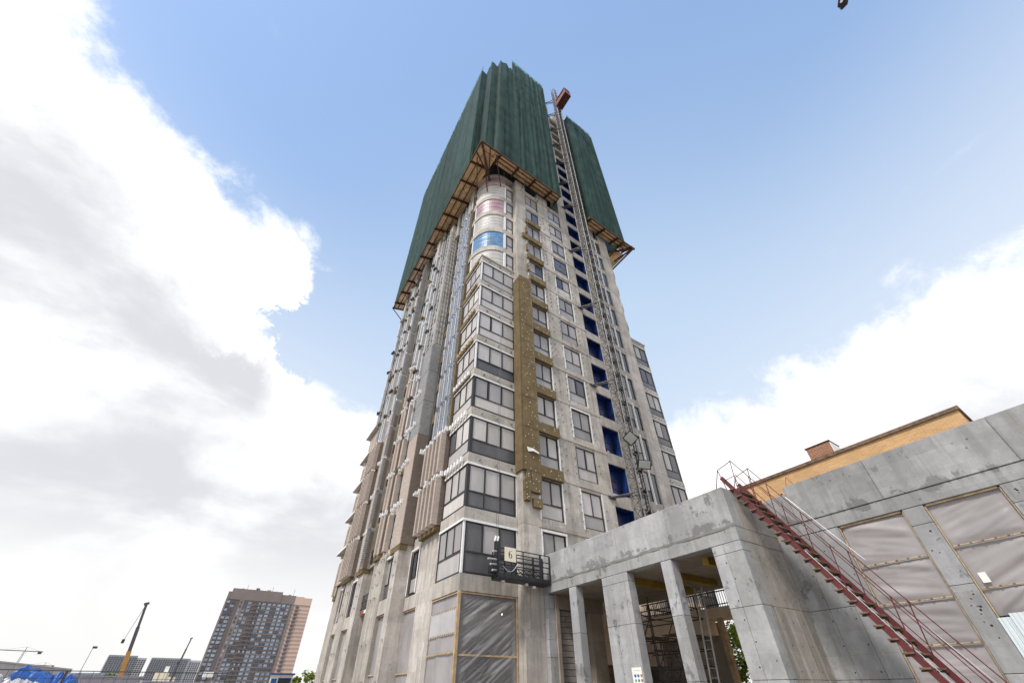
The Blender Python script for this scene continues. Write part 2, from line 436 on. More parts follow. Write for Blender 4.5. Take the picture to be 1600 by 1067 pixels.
# ------------------------------------------------------------------ mesh helpers
class MB:
    def __init__(self):
        self.v, self.f = [], []

    def quad_ids(self, ids):
        self.f.append(tuple(ids))

    def box(self, x0, x1, y0, y1, z0, z1):
        b = len(self.v)
        self.v += [(x0, y0, z0), (x1, y0, z0), (x1, y1, z0), (x0, y1, z0), (x0, y0, z1), (x1, y0, z1), (x1, y1, z1), (x0, y1, z1)]
        for q in ((0, 3, 2, 1), (4, 5, 6, 7), (0, 1, 5, 4), (1, 2, 6, 5), (2, 3, 7, 6), (3, 0, 4, 7)):
            self.f.append(tuple(b + i for i in q))
        return self

    def cbox(self, x0, x1, y0, y1, z0, z1, c):
        """box with chamfered edges"""
        b = len(self.v)
        idx = {}
        X, Y, Z = (x0, x1), (y0, y1), (z0, z1)
        for i in (0, 1):
            for j in (0, 1):
                for k in (0, 1):
                    sx, sy, sz = (1 - 2 * i), (1 - 2 * j), (1 - 2 * k)
                    for ax in range(3):
                        p = [X[i] + sx * c, Y[j] + sy * c, Z[k] + sz * c]
                        p[ax] = (X[i], Y[j], Z[k])[ax]
                        idx[(i, j, k, ax)] = len(self.v)
                        self.v.append(tuple(p))
        F = []
        for i in (0, 1):
            F.append([idx[(i, a, d, 0)] for a, d in ((0, 0), (1, 0), (1, 1), (0, 1))])
            F.append([idx[(a, i, d, 1)] for a, d in ((0, 0), (1, 0), (1, 1), (0, 1))])
            F.append([idx[(a, d, i, 2)] for a, d in ((0, 0), (1, 0), (1, 1), (0, 1))])
        for a in (0, 1):
            for d in (0, 1):
                F.append([idx[(0, a, d, 1)], idx[(1, a, d, 1)], idx[(1, a, d, 2)], idx[(0, a, d, 2)]])
                F.append([idx[(a, 0, d, 0)], idx[(a, 1, d, 0)], idx[(a, 1, d, 2)], idx[(a, 0, d, 2)]])
                F.append([idx[(a, d, 0, 0)], idx[(a, d, 1, 0)], idx[(a, d, 1, 1)], idx[(a, d, 0, 1)]])
                for e in (0, 1):
                    F.append([idx[(a, d, e, 0)], idx[(a, d, e, 1)], idx[(a, d, e, 2)]])
        ctr = Vector(((x0 + x1) / 2, (y0 + y1) / 2, (z0 + z1) / 2))
        for q in F:
            ps = [Vector(self.v[i]) for i in q]
            nn = (ps[1] - ps[0]).cross(ps[2] - ps[0])
            if nn.dot(sum(ps, Vector()) / len(ps) - ctr) < 0:
                q = q[::-1]
            self.f.append(tuple(q))
        return self

    def bar(self, p, q, w, h=None, up=(0, 0, 1)):
        h = h or w
        p, q, up = Vector(p), Vector(q), Vector(up)
        d = (q - p).normalized()
        s = d.cross(up)
        if s.length < 1e-4:
            s = d.cross(Vector((0, 1, 0)))
        s.normalize()
        t = s.cross(d)
        b = len(self.v)
        for e in (p, q):
            for a, c in ((-1, -1), (1, -1), (1, 1), (-1, 1)):
                self.v.append(tuple(e + s * (a * w / 2) + t * (c * h / 2)))
        for f in ((0, 3, 2, 1), (4, 5, 6, 7), (0, 1, 5, 4), (1, 2, 6, 5), (2, 3, 7, 6), (3, 0, 4, 7)):
            self.f.append(tuple(b + i for i in f))
        return self

    def tube(self, p, q, r, n=6, r2=None):
        r2 = r if r2 is None else r2
        p, q = Vector(p), Vector(q)
        d = (q - p).normalized()
        s = d.cross(Vector((0, 0, 1)))
        if s.length < 1e-4:
            s = Vector((1, 0, 0))
        s.normalize()
        t = s.cross(d)
        b = len(self.v)
        for e, rr in ((p, r), (q, r2)):
            for i in range(n):
                a = 2 * math.pi * i / n
                self.v.append(tuple(e + (s * math.cos(a) + t * math.sin(a)) * rr))
        for i in range(n):
            j = (i + 1) % n
            self.f.append((b + i, b + j, b + n + j, b + n + i))
        self.f.append(tuple(b + i for i in range(n))[::-1])
        self.f.append(tuple(b + n + i for i in range(n)))
        return self

    def poly(self, pts):
        b = len(self.v)
        self.v += [tuple(p) for p in pts]
        self.f.append(tuple(range(b, b + len(pts))))
        return self

    def mesh(self, name, mat, smooth=False):
        me = bpy.data.meshes.new(name)
        me.from_pydata(self.v, [], self.f)
        me.update()
        if mat:
            me.materials.append(M[mat] if isinstance(mat, str) else mat)
        if smooth:
            for p in me.polygons:
                p.use_smooth = True
        return me


def wloc(o):
    v = Vector((0, 0, 0))
    while o is not None:
        v += o.location
        o = o.parent
    return v


def link(name, me, parent=None, loc=(0, 0, 0), rot=None):
    o = bpy.data.objects.new(name, me)
    COL.objects.link(o)
    loc = Vector(loc)
    if parent is not None:
        o.parent = parent
        loc = loc - wloc(parent)
    o.location = loc
    if rot:
        o.rotation_euler = rot
    return o


def build(mb, name, mat, parent=None, smooth=False, base=None):
    """mesh given in world coordinates; origin moved to its own base"""
    xs, ys, zs = zip(*mb.v)
    c = Vector(base) if base else Vector(((min(xs) + max(xs)) / 2, (min(ys) + max(ys)) / 2, min(zs)))
    mb.v = [(x - c.x, y - c.y, z - c.z) for x, y, z in mb.v]
    return link(name, mb.mesh(name, mat, smooth), parent, c)


_cache = {}


def B(parent, name, x0, x1, y0, y1, z0, z1, mat, c=0.0):
    dx, dy, dz = x1 - x0, y1 - y0, z1 - z0
    key = (round(dx, 3), round(dy, 3), round(dz, 3), mat, c)
    if key not in _cache:
        mb = MB()
        if c:
            mb.cbox(-dx / 2, dx / 2, -dy / 2, dy / 2, 0, dz, c)
        else:
            mb.box(-dx / 2, dx / 2, -dy / 2, dy / 2, 0, dz)
        _cache[key] = mb.mesh(name, mat)
    return link(name, _cache[key], parent, ((x0 + x1) / 2, (y0 + y1) / 2, z0))


def tag(o, label, cat, group=None):
    o['label'] = label
    o['category'] = cat
    if group:
        o['group'] = group
    return o


def thing(name, loc, label, cat, group=None):
    o = bpy.data.objects.new(name, None)
    COL.objects.link(o)
    o.location = loc
    o.empty_display_size = 0.5
    return tag(o, label, cat, group)


def stuff(o):
    o['kind'] = 'stuff'
    return o


def structure(o):
    o['kind'] = 'structure'
    return o


def copy_tree(o, parent=None):
    c = o.copy()
    COL.objects.link(c)
    c.parent = parent
    for ch in [x for x in bpy.data.objects if x.parent == o]:
        copy_tree(ch, c)
    return c


# ------------------------------------------------------------------ ground
def ground():
    m, N, p, o, pos = new_mat('dusty_ground')
    n = N.noise(pos, 0.15, 8, 0.7)
    n2 = N.noise(pos, 3, 8, 0.75)
    c = N.mix(N.ramp(n, 0.35, 0.65), (0.26, 0.235, 0.20), (0.38, 0.345, 0.30))
    c = N.mix(N.math('MULTIPLY', N.ramp(n2, 0.45, 0.7), 0.4), c, (0.13, 0.115, 0.10))
    setp(N, p, c, 0.95, bump=n2, bstr=0.5, bdist=0.05)
    mb = MB()
    mb.poly([(-4000, -4000, 0), (4000, -4000, 0), (4000, 4000, 0), (-4000, 4000, 0)])
    structure(link('ground', mb.mesh('ground', m)))


ground()
# ------------------------------------------------------------------ the tower
PITCH = 3.25


def wt(k):
    return 8.75 + PITCH * (k - 1)


tower = thing('high_rise_tower', (8.9, 18.0, 0), 'tall unfinished concrete tower with half-clad facades and taped windows', 'tower')
YM = 17.4      # front of the concrete on the face looking at the camera side
_wcache = {}


def window(x, y, z0, face, Wd, H, cols, tf, panes, panels, fw=0.07, depth=0.10, name='window'):
    """face 'R' runs along +x and looks to -y; 'L' runs along +y and looks to -x.
    panes: material per upper pane; panels: material per lower panel"""
    key = (round(Wd, 2), round(H, 2), cols, tf, len(panels), fw)
    if key not in _wcache:
        mb = MB()
        mb.box(0, Wd, -depth, 0, 0, fw)
        mb.box(0, Wd, -depth, 0, H - fw, H)
        mb.box(0, fw, -depth, 0, fw, H - fw)
        mb.box(Wd - fw, Wd, -depth, 0, fw, H - fw)
        zt = H * tf
        if tf > 0:
            mb.box(fw, Wd - fw, -depth + 0.002, 0, zt - fw * 0.45, zt + fw * 0.45)
        for i in range(1, cols):
            u = Wd * i / cols
            mb.box(u - fw * 0.5, u + fw * 0.5, -depth + 0.001, 0, (zt + fw * 0.45) if tf > 0 else fw, H - fw)
        for i in range(1, len(panels)):
            u = Wd * i / len(panels)
            mb.box(u - fw * 0.3, u + fw * 0.3, -depth + 0.003, 0, fw, zt - fw * 0.45)
        _wcache[key] = mb.mesh('window', 'frame')
    me = _wcache[key]
    if face == 'R':
        w = link(name, me, tower, (x, y, z0))
    else:
        w = link(name, me, tower, (x, y + Wd, z0), (0, 0, -math.pi / 2))
    zt = H * tf if tf > 0 else 0

    def piece(nm, u0, u1, a, b, mat):
        k2 = (round(u1 - u0, 3), round(b - a, 3), mat)
        if k2 not in _cache:
            q = MB()
            q.box(0, u1 - u0, -0.012, 0.012, 0, b - a)
            _cache[k2] = q.mesh(nm, mat)
        o = bpy.data.objects.new(nm, _cache[k2])
        COL.objects.link(o)
        o.parent = w
        o.location = (u0, -depth * 0.45 + rnd.uniform(-0.006, 0.006), a)
        o.rotation_euler = (rnd.uniform(-0.006, 0.006), 0, rnd.uniform(-0.008, 0.008))

    g = lambda: rnd.choice([0.01, 0.01, 0.06, 0.09])
    for i in range(cols):
        mt = panes[i % len(panes)]
        if rnd.random() < 0.13:
            mt = rnd.choice(['glass_dark', 'film3', 'film2'])
        piece('pane', round(Wd * i / cols + g(), 3), round(Wd * (i + 1) / cols - g(), 3), round(zt + g(), 3), round(H - g(), 3), mt)
    n = len(panels)
    for i in range(n):
        piece('panel', Wd * i / n + 0.01, Wd * (i + 1) / n - 0.01, 0.01, zt - 0.01, panels[i])
    return w


T = tower
# dark inside, so nothing shows through
B(T, 'core', 9.75, 28.6, 18.75, 42.4, 0.05, 49.2, 'core')
B(T, 'core', 10.2, 27.4, 19.2, 41.0, 49.3, 84.0, 'core')
B(T, 'core', 11.3, 17.6, 16.9, 27, 84.01, 89.8, 'core')
B(T, 'core', 17.7, 22.3, 18.9, 30, 84.01, 88.5, 'core')
B(T, 'core', 23.1, 28.4, 17.6, 19.1, 60, 84.4, 'core')
B(T, 'core', 9.0, 11.2, 17.3, 25, 60, 85.2, 'core')

# ---- face R: piers, spandrels, slab lines
NK = 13
ZT = 49.8
PIER = [(12.25, 13.51, 'A'), (15.27, 16.81, 'B'), (18.66, 19.85, 'C'), (21.70, 22.55, 'D'), (25.2, 26.7, 'E')]
for x0, x1, nm in PIER:
    top = 89.5 if nm in 'CD' else ZT
    for k in range(0, 28):
        a = 0.0 if k == 0 else wt(k) + 0.28
        b = min(wt(k + 1) + 0.27, top)
        if b - a < 0.2:
            break
        yy = YM + (0.0 if k % 2 else 0.004)
        B(T, 'pier', x0, x1, yy, 18.6, a, b, 'conc_tower')
AX0, AX1, BX0, BX1, CX0, CX1 = 13.51, 15.27, 16.81, 18.66, 19.85, 21.70
for k in range(0, NK + 1):
    zb = wt(k) + 0.03 if k else 0.0            # top of the window below
    ztop = wt(k + 1) - 2.42 if k else 6.35     # bottom of the window above
    for (x0, x1) in ((AX0, AX1), (BX0, BX1)):
        B(T, 'spandrel', x0 + 0.002, x1 - 0.002, YM + 0.03, 18.5, zb, ztop, 'conc_tower')
    # the slab line runs on across the piers
    if k:
        for x0, x1 in ((13.3, 19.88),):
            B(T, 'slab_edge', x0, x1, YM - 0.035, YM + 0.02, wt(k) + 0.24, wt(k) + 0.46, 'conc_slab')
lights = ['film1', 'film1', 'film3', 'film2', 'film1', 'film2']
for k in range(1, NK + 1):
    for (x0, x1, cname) in ((AX0, AX1, 'A'), (BX0, BX1, 'B')):
        z0 = wt(k) - 2.42
        if k >= 12 and cname == 'B':
            pm, lm, tf = ['film2'], ['film1'], 0.32
        elif k >= 10:
            pm, lm, tf = [rnd.choice(['glass_dark', 'film2', 'film2'])], [rnd.choice(['film2', 'film1'])], 0.22
        else:
            base = rnd.choice(['film1', 'film2', 'film2'])
            pm, lm, tf = [base, rnd.choice([base, 'film1'])], [rnd.choice(['film2', 'film1', 'film2'])], 0.36
        window(x0 + 0.05, YM + 0.16, z0, 'R', x1 - x0 - 0.1, 2.44, 2, tf, pm, lm, 0.065)
        # tape beside the opening
        if rnd.random() < 0.85 and k < 12:
            mb = MB()
            for side in ((x0 - 0.075, x0 + 0.035), (x1 - 0.035, x1 + 0.075)):
                if cname == 'A' and side[0] < x0 and k < 9 and k > 2:
                    continue
                z = z0 - 0.12
                while z < wt(k) + 0.12:
                    h = rnd.uniform(0.35, 0.8)
                    e = min(z + h, wt(k) + 0.12)
                    j = rnd.uniform(-0.02, 0.02)
                    mb.box(side[0] + j, side[1] + j, YM - 0.012, YM - 0.003 + 0.2 * 0, z, e - 0.01)
                    z = e
            if mb.v:
                build(mb, 'edge_tape', 'cap', T)
        if k in (1,) or rnd.random() < 0.2:
            B(T, 'edge_tape', x0 - 0.07, x1 + 0.07, YM - 0.022, YM - 0.013, wt(k) + 0.03, wt(k) + 0.16, 'cap')

# cladding brackets on the bare piers
for k in range(1, NK):
    mb = MB()
    for x0, x1 in ((15.45, 16.65), (18.85, 19.1)):
        for z in (0.3, 0.85, 1.4, 1.95, 2.5):
            for x in ((x0, x0 + 0.42, x1) if x1 - x0 > 1 else (x0,)):
                if rnd.random() < 0.75:
                    zz = wt(k) - 2.4 + z + rnd.uniform(-0.05, 0.05)
                    xx = x + rnd.uniform(-0.03, 0.03)
                    mb.box(xx - 0.02, xx + 0.05, YM - 0.14, YM - 0.002, zz, zz + 0.012)
                    mb.box(xx - 0.03, xx + 0.06, YM - 0.012, YM - 0.004, zz - 0.06, zz + 0.07)
    stuff(build(mb, 'cladding_brackets', 'rail_grey', T))

# mineral wool on the corner pier and round column A
yw = 17.17


def wool_patch(x0, x1, z0, z1, y0=yw, y1=YM - 0.005, ragged=False):
    """boards about a metre wide, each its own piece, with fixing discs"""
    nz = max(1, round((z1 - z0) / 0.62))
    nx = max(1, round((x1 - x0) / 1.05))
    dz = (z1 - z0) / nz
    disc = MB()
    for i in range(nz):
        off = 0.5 if (i % 2 and nx > 1) else 0.0
        for j in range(nx):
            a = x0 + (x1 - x0) * j / nx
            b = x0 + (x1 - x0) * (j + 1) / nx
            if ragged and rnd.random() < 0.25:
                a += rnd.uniform(0.0, 0.3)
                b -= rnd.uniform(0.0, 0.25)
            yy = y0 + rnd.uniform(-0.012, 0.012)
            B(T, 'insulation_board', round(a, 2) + 0.004, round(b, 2), round(yy, 3), y1, z0 + dz * i + 0.004, z0 + dz * (i + 1), 'wool')
            for _ in range(3):
                dx, dz2 = rnd.uniform(a + 0.08, b - 0.08), z0 + dz * i + rnd.uniform(0.08, dz - 0.08)
                pts = [(dx + 0.032 * math.cos(t), yy - 0.014, dz2 + 0.032 * math.sin(t)) for t in [2 * math.pi * q / 6 for q in range(6)]]
                disc.poly(pts)
                disc.box(dx - 0.02, dx + 0.02, yy - 0.013, yy + 0.001, dz2 - 0.02, dz2 + 0.02)
    if disc.v:
        stuff(build(disc, 'fixing_discs', 'wool_white', T))


wool_patch(12.27, 13.52, 12.2, 31.2)
wool_patch(12.27, 12.75, 10.3, 12.2, ragged=True)
wool_patch(12.9, 13.5, 10.0, 10.55)
wool_patch(12.75, 13.5, 10.9, 12.2)
for k in range(2, 9):        # bands under the windows of column A
    wool_patch(13.52, 15.3, wt(k) + 0.05, wt(k + 1) - 2.45)
for k in range(9, 12):
    wool_patch(13.35 - (k == 10) * 0.5, 15.25, wt(k) + 0.08, wt(k + 1) - 2.5 + 0.05, ragged=True)
    wool_patch(13.3, 13.5, wt(k) - 2.0, wt(k) - 0.9, ragged=True)
# torn facing hanging off the wool
for z in (13.75,):
    mb = MB()
    mb.poly([(12.45, yw - 0.03, z), (12.9, yw - 0.08, z - 0.02), (13.4, yw - 0.06, z - 0.16), (13.36, yw - 0.08, z - 0.30), (12.9, yw - 0.10, z - 0.22), (12.55, yw - 0.04, z - 0.30)])
    build(mb, 'torn_foam_sheet', 'wool_white', T)
# side of the corner pier, clad too
for z in [12.2 + 0.62 * i for i in range(30)]:
    B(T, 'insulation_board', 12.13, 12.245, 17.2 + rnd.uniform(0, 0.01), 17.98, z, z + 0.612, 'wool')

# ---- lift lobby bays, covered in blue film, between piers C and D
for k in range(1, 25):
    zt = wt(k) - 0.40
    zb = zt - 2.33
    bl = k <= 19
    B(T, 'slab_edge', CX0 + 0.003, CX1 - 0.003, YM + 0.025, 18.45, zt, zt + PITCH - 2.33, 'conc_slab')
    if zb < 5.2:
        continue
    d = 18.12
    if bl:
        p = B(T, 'blue_panel', CX0 + 0.06, CX1 - 0.06, d, d + 0.03, zb + 0.003, zt - 0.003, 'blue')
        B(p, 'side_film', CX1 - 0.055, CX1 - 0.005, YM + 0.09, d, zb + 0.01, zt - 0.01, 'blue')
        B(p, 'side_film', CX0 + 0.005, CX0 + 0.03, YM + 0.5, d, zb + 0.01, zt - 0.01, 'blue')
        B(p, 'head_film', CX0 + 0.06, CX1 - 0.06, YM + 0.12, d - 0.01, zt - 0.05, zt - 0.012, 'blue')
        if k < 14:
            # landing gate behind the film
            mb = MB()
            xa, xb = CX0 + 0.10, CX1 - 0.45
            for z in (0.15, 0.75, 1.35):
                mb.box(xa, xb, d - 0.10, d - 0.05, zb + z, zb + z + 0.05)
            for x in (xa, (xa + xb) / 2, xb - 0.05):
                mb.box(x, x + 0.05, d - 0.105, d - 0.055, zb + 0.05, zb + 1.4)
            build(mb, 'gate_frame', 'maroon', p)
            B(p, 'gate_sheet', xa + 0.06, xb - 0.06, d - 0.05, d - 0.03, zb + 0.2, zb + 1.3, 'blue_light')
            B(p, 'notice', xa + 0.25, xa + 0.50, d - 0.125, d - 0.115, zb + 0.85, zb + 1.20, 'white')
            if rnd.random() < 0.7:
                B(p, 'notice', xa + 0.75, xa + 0.95, d - 0.125, d - 0.115, zb + 0.3, zb + 0.62, 'white')
    else:
        mb = MB()
        for i in range(4):
            mb.box(CX0 + 0.1, CX1 - 0.1, d - 0.2, d - 0.15, zb + 0.1 + i * 0.3, zb + 0.16 + i * 0.3)
        build(mb, 'guard_boards', 'wood_dark', T)

# ---- strip of panels right of the lift bays
for k in range(1, 26):
    z0 = wt(k) - 2.42
    top = wt(k) + 0.03
    B(T, 'spandrel', 22.553, 25.197, YM + 0.06, 18.5, top, wt(k + 1) - 2.425, 'conc_tower')
    if k <= NK:
        window(22.75, YM + 0.2, z0, 'R', 1.55, 2.44, 1, 0.36, [rnd.choice(['film2', 'film1'])], [rnd.choice(['film2', 'panel_dark'])], 0.05)
        B(T, 'cover_strip', 24.32, 24.42, YM - 0.02, 18.3, z0 - 0.2, top + 0.2, 'cap')
        window(24.5, YM + 0.2, z0, 'R', 0.62, 2.44, 1, 0.0, ['glass_dark'], [], 0.05)
    else:
        B(T, 'taped_opening', 22.7, 24.6, YM + 0.15, YM + 0.2, z0, top - 0.004, 'film3' if k % 3 else 'film2')

# ---- square corner bays, rows 1 to 8
ROW = {1: (['panel_dark', 'film1', 'panel_dark'], ['panel_dark']),
       2: (['film1', 'film1', 'film1'], ['panel_dark'] * 3),
       3: (['film3', 'film3', 'film3'], ['panel_dark']),
       4: (['film2', 'film2', 'film2'], ['film3']),
       5: (['film1', 'film1', 'film1'], ['panel_dark']),
       6: (['film1', 'film1', 'film1'], ['film1']),
       7: (['film1', 'film1', 'film1'], ['film1']),
       8: (['film1', 'film1', 'film1'], ['film1'])}
XC, YC = 8.9, 18.0


def corner_bay(k, right=False):
    z1 = wt(k)
    z0 = z1 - (2.5 if k > 1 else 2.55)
    pu, pl = ROW[k]
    tf = 0.36 if k > 1 else 0.40
    if not right:
        window(XC + 0.12, YC + 0.10, z0, 'R', 12.2 - XC - 0.16, z1 - z0, 3, tf, pu, pl, 0.085)
        lp = [rnd.choice(['film3', 'film2', 'film1'])] * 3
        window(XC + 0.10, YC + 0.12, z0, 'L', 2.75, z1 - z0, 3, tf, lp, [rnd.choice(['film3', 'film1'])], 0.07)
        # corner post and slab bands
        B(T, 'corner_post', XC + 0.01, XC + 0.118, YC + 0.01, YC + 0.118, z0, z1, 'frame' if k in (2, 3, 4) else 'cap')
        zs = z1 + 0.03
        B(T, 'slab_edge', XC - 0.02, 12.24, YC - 0.02, 18.6, zs, wt(k + 1) - 2.53, 'conc_slab', 0.012)
        B(T, 'slab_edge', XC - 0.016, 9.6, 18.603, 20.9, zs, wt(k + 1) - 2.53, 'conc_slab', 0.012)
        B(T, 'drip_tape', XC - 0.05, 12.24, YC - 0.05, YC - 0.022, z1 - 0.03, z1 + 0.09, 'cap')
        B(T, 'drip_tape', XC - 0.05, XC - 0.022, YC - 0.02, 20.9, z1 - 0.03, z1 + 0.09, 'cap')
        B(T, 'edge_tape', 12.16, 12.24, YC + 0.002, YC + 0.06, z0, z1 - 0.03, 'cap')
        if k >= 2:
            # wool and sockets on the side band
            if k >= 4:
                for j in range(4):
                    B(T, 'insulation_board', XC - 0.13, XC - 0.02, 18.5 + 0.6 * j + 0.01, 19.1 + 0.6 * j, z1 + 0.13, wt(k + 1) - 2.6, 'wool')
            for j in range(6 if k < 6 else 3):
                y = 18.35 + j * 0.42
                B(T, 'socket_box', XC - 0.26, XC - 0.15, y, y + 0.2, z1 + 0.2, z1 + 0.52, 'cap' if k < 5 else 'batten')
    else:
        window(26.9, YC + 0.10, z0, 'R', 2.62, z1 - z0, 3, 0.30, [rnd.choice(['film1', 'film2', 'film3']), 'film1', rnd.choice(['film1', 'panel_dark'])],
               ['panel_dark'], 0.085)
        B(T, 'corner_post', 29.53, 29.64, YC + 0.01, YC + 0.118, z0, z1, 'frame')
        B(T, 'slab_edge', 26.703, 29.66, YC - 0.02, 18.6, z1 + 0.03, wt(k + 1) - 2.53, 'conc_slab', 0.012)
        B(T, 'drip_tape', 26.9, 29.68, YC - 0.05, YC - 0.022, z1 + 0.02, z1 + 0.10, 'cap')
        B(T, 'pier', 26.703, 26.897, YC + 0.03, 18.6, z0 - 0.02, z1 + 0.03, 'conc_tower')
        mb = MB()
        for j in range(6):
            x = 27.1 + j * 0.42
            mb.box(x, x + 0.05, YC - 0.28, YC - 0.025, z1 + 0.24, z1 + 0.29)
            mb.box(x - 0.03, x + 0.09, YC - 0.035, YC - 0.022, z1 + 0.15, z1 + 0.38)
        stuff(build(mb, 'cladding_brackets', 'rail_grey', T))


for k in range(1, 9):
    corner_bay(k)
    corner_bay(k, True)
# little angle brackets under each row of the near corner
for k in range(2, 9):
    mb = MB()
    for x in (9.6, 10.7, 11.8):
        z = wt(k) + 0.35 + rnd.uniform(-0.05, 0.05)
        mb.box(x, x + 0.10, YC - 0.16, YC - 0.02, z, z + 0.015)
        mb.box(x - 0.02, x + 0.12, YC - 0.035, YC - 0.022, z - 0.07, z + 0.09)
    stuff(build(mb, 'cladding_brackets', 'rail_grey', T))

# ---- rounded corner bays above, rows 9 to 13


def arc(cx, cy, r, a0, a1, n):
    return [(cx + r * math.cos(a0 + (a1 - a0) * i / n), cy + r * math.sin(a0 + (a1 - a0) * i / n)) for i in range(n + 1)]


def arcband(parent, name, cx, cy, r0, r1, z0, z1, mat, a0=math.pi, a1=1.5 * math.pi, n=14):
    o_, i_ = arc(cx, cy, r0, a0, a1, n), arc(cx, cy, r1, a0, a1, n)
    mb = MB()
    for p in o_:
        mb.v += [(p[0], p[1], z0), (p[0], p[1], z1)]
    for p in i_:
        mb.v += [(p[0], p[1], z0), (p[0], p[1], z1)]
    m = 2 * (n + 1)
    for i in range(n):
        a = 2 * i
        mb.f.append((a, a + 2, a + 3, a + 1))
        mb.f.append((m + a, m + a + 1, m + a + 3, m + a + 2))
        mb.f.append((a + 1, a + 3, m + a + 3, m + a + 1))
        mb.f.append((a, m + a, m + a + 2, a + 2))
    mb.f.append((0, 1, m + 1, m))
    e = 2 * n
    mb.f.append((e, m + e, m + e + 1, e + 1))
    return build(mb, name, mat, parent, smooth=False)


RX, RY, RR = 11.35, 20.45, 2.42
CURV = {9: 'film3', 10: 'film_blue', 11: 'film3', 12: 'film_pink', 13: 'film3'}
for k in range(9, 15):
    z1 = wt(k)
    z0 = z1 - 2.5
    zs0 = z1 + 0.02
    zs1 = wt(k + 1) - 2.52
    if k <= 13:
        arcband(T, 'curved_slab_edge', RX, RY, RR + 0.03, RR - 0.5, zs0, zs1, 'conc_slab')
        B(T, 'slab_edge', RX + 0.003, 12.24, RY - RR - 0.028, 18.6, zs0, zs1, 'conc_slab')
        B(T, 'slab_edge', RX - RR - 0.028, 9.7, RY + 0.003, 21.2, zs0, zs1, 'conc_slab')
        g = arcband(T, 'curved_glazing', RX, RY, RR - 0.05, RR - 0.08, z0, z1, CURV[k])
        for f in ((0.3, 0.52, 0.76) if CURV[k] == 'film3' else (0.35, 0.66)):
            arcband(g, 'glazing_bar', RX, RY, RR - 0.035, RR - 0.049, z0 + 2.5 * f, z0 + 2.5 * f + 0.035, 'rail_grey' if CURV[k] != 'film_pink' else 'frame')
        for a in (1.12, 1.27, 1.42):
            pass
        B(T, 'cover_strip', 11.12, 11.34, 17.99, 18.12, z0, z1, 'cap')
        window(11.42, YC + 0.16, z0, 'R', 0.76, 2.48, 1, 0.36, ['film1' if k != 10 else 'glass_dark'], ['film3'], 0.06)
        window(XC + 0.12, 20.6, z0, 'L', 0.9, 2.48, 1, 0.36, ['glass_dark'], ['film2'], 0.06)
        B(T, 'cover_strip', 8.93, 9.1, 20.36, 20.52, z0, z1, 'cap')
    else:
        arcband(T, 'curved_slab_edge', RX, RY, RR + 0.03, RR - 0.5, wt(14) - 1.3, wt(14) - 0.7, 'conc_slab')
        B(T, 'slab_edge', RX + 0.003, 12.24, RY - RR - 0.028, 18.6, wt(14) - 1.3, wt(14) - 0.7, 'conc_slab')
        arcband(T, 'curved_parapet', RX, RY, RR - 0.04, RR - 0.2, wt(13) + 0.8, wt(14) - 1.3, 'film_pink')
# right-hand rounded corner
for k in range(9, 14):
    z1 = wt(k)
    z0 = z1 - 2.5
    arcband(T, 'curved_slab_edge', 27.0, 20.45, RR + 0.05, RR - 0.5, z1 + 0.02, wt(k + 1) - 2.52, 'conc_slab', 1.5 * math.pi, 2 * math.pi)
    arcband(T, 'curved_glazing', 27.0, 20.45, RR - 0.04, RR - 0.07, z0, z1, 'film3' if k % 2 else 'film2', 1.5 * math.pi, 2 * math.pi)
    B(T, 'cover_strip', 26.72, 26.9, 17.98, 18.15, z0, wt(k + 1) - 2.5, 'cap')
# roof of the square corner bays
B(T, 'bay_roof', XC - 0.10, 12.24, YC - 0.10, 20.95, wt(9) - 2.52, wt(9) - 2.34, 'conc_slab', 0.015)
B(T, 'bay_roof', 26.75, 29.75, YC - 0.10, 20.95, wt(9) - 2.52, wt(9) - 2.30, 'conc_slab', 0.015)

# ---- ground floor of the near corner: beam, polythene on battens
B(T, 'corner_beam', XC, 12.245, YC, 18.55, 5.42, 6.19, 'conc_tower', 0.012)
B(T, 'corner_beam', XC, 9.5, 18.553, 21.12, 5.42, 6.19, 'conc_tower', 0.012)


def crumple(parent, name, face, c, u0, u1, z0, z1, mat, amp=0.035, seed=0, step=0.10, ang=35):
    """a stretched sheet with long creases along one slant; face 'L': plane x=c over y; 'R': plane y=c over x"""
    nu, nz = max(2, int((u1 - u0) / step)), max(2, int((z1 - z0) / step))
    ca, sa = math.cos(R(ang)), math.sin(R(ang))
    mb = MB()
    for j in range(nz + 1):
        for i in range(nu + 1):
            u = u0 + (u1 - u0) * i / nu
            z = z0 + (z1 - z0) * j / nz
            e = min(1, 7 * min(i / nu, 1 - i / nu), 7 * min(j / nz, 1 - j / nz))
            ac, al = u * sa - z * ca, u * ca + z * sa
            w = max(0, mnoise.noise(Vector((ac * 2.6 + seed, al * 0.28, seed * 1.7))))
            w2 = abs(mnoise.noise(Vector((ac * 6.5, al * 0.5 + seed, seed + 4))))
            w3 = mnoise.noise(Vector((u * 0.7, z * 0.7, seed)))
            d = (1.5 * w ** 1.2 + 0.5 * (1 - w2) ** 3 + 0.5 * w3) * amp * e
            mb.v.append((c - d, u, z) if face == 'L' else (u, c - d, z))
    for j in range(nz):
        for i in range(nu):
            a = j * (nu + 1) + i
            q = (a, a + 1, a + nu + 2, a + nu + 1)
            mb.f.append(q if face == 'R' else q[::-1])
    return build(mb, name, mat, parent, smooth=True)


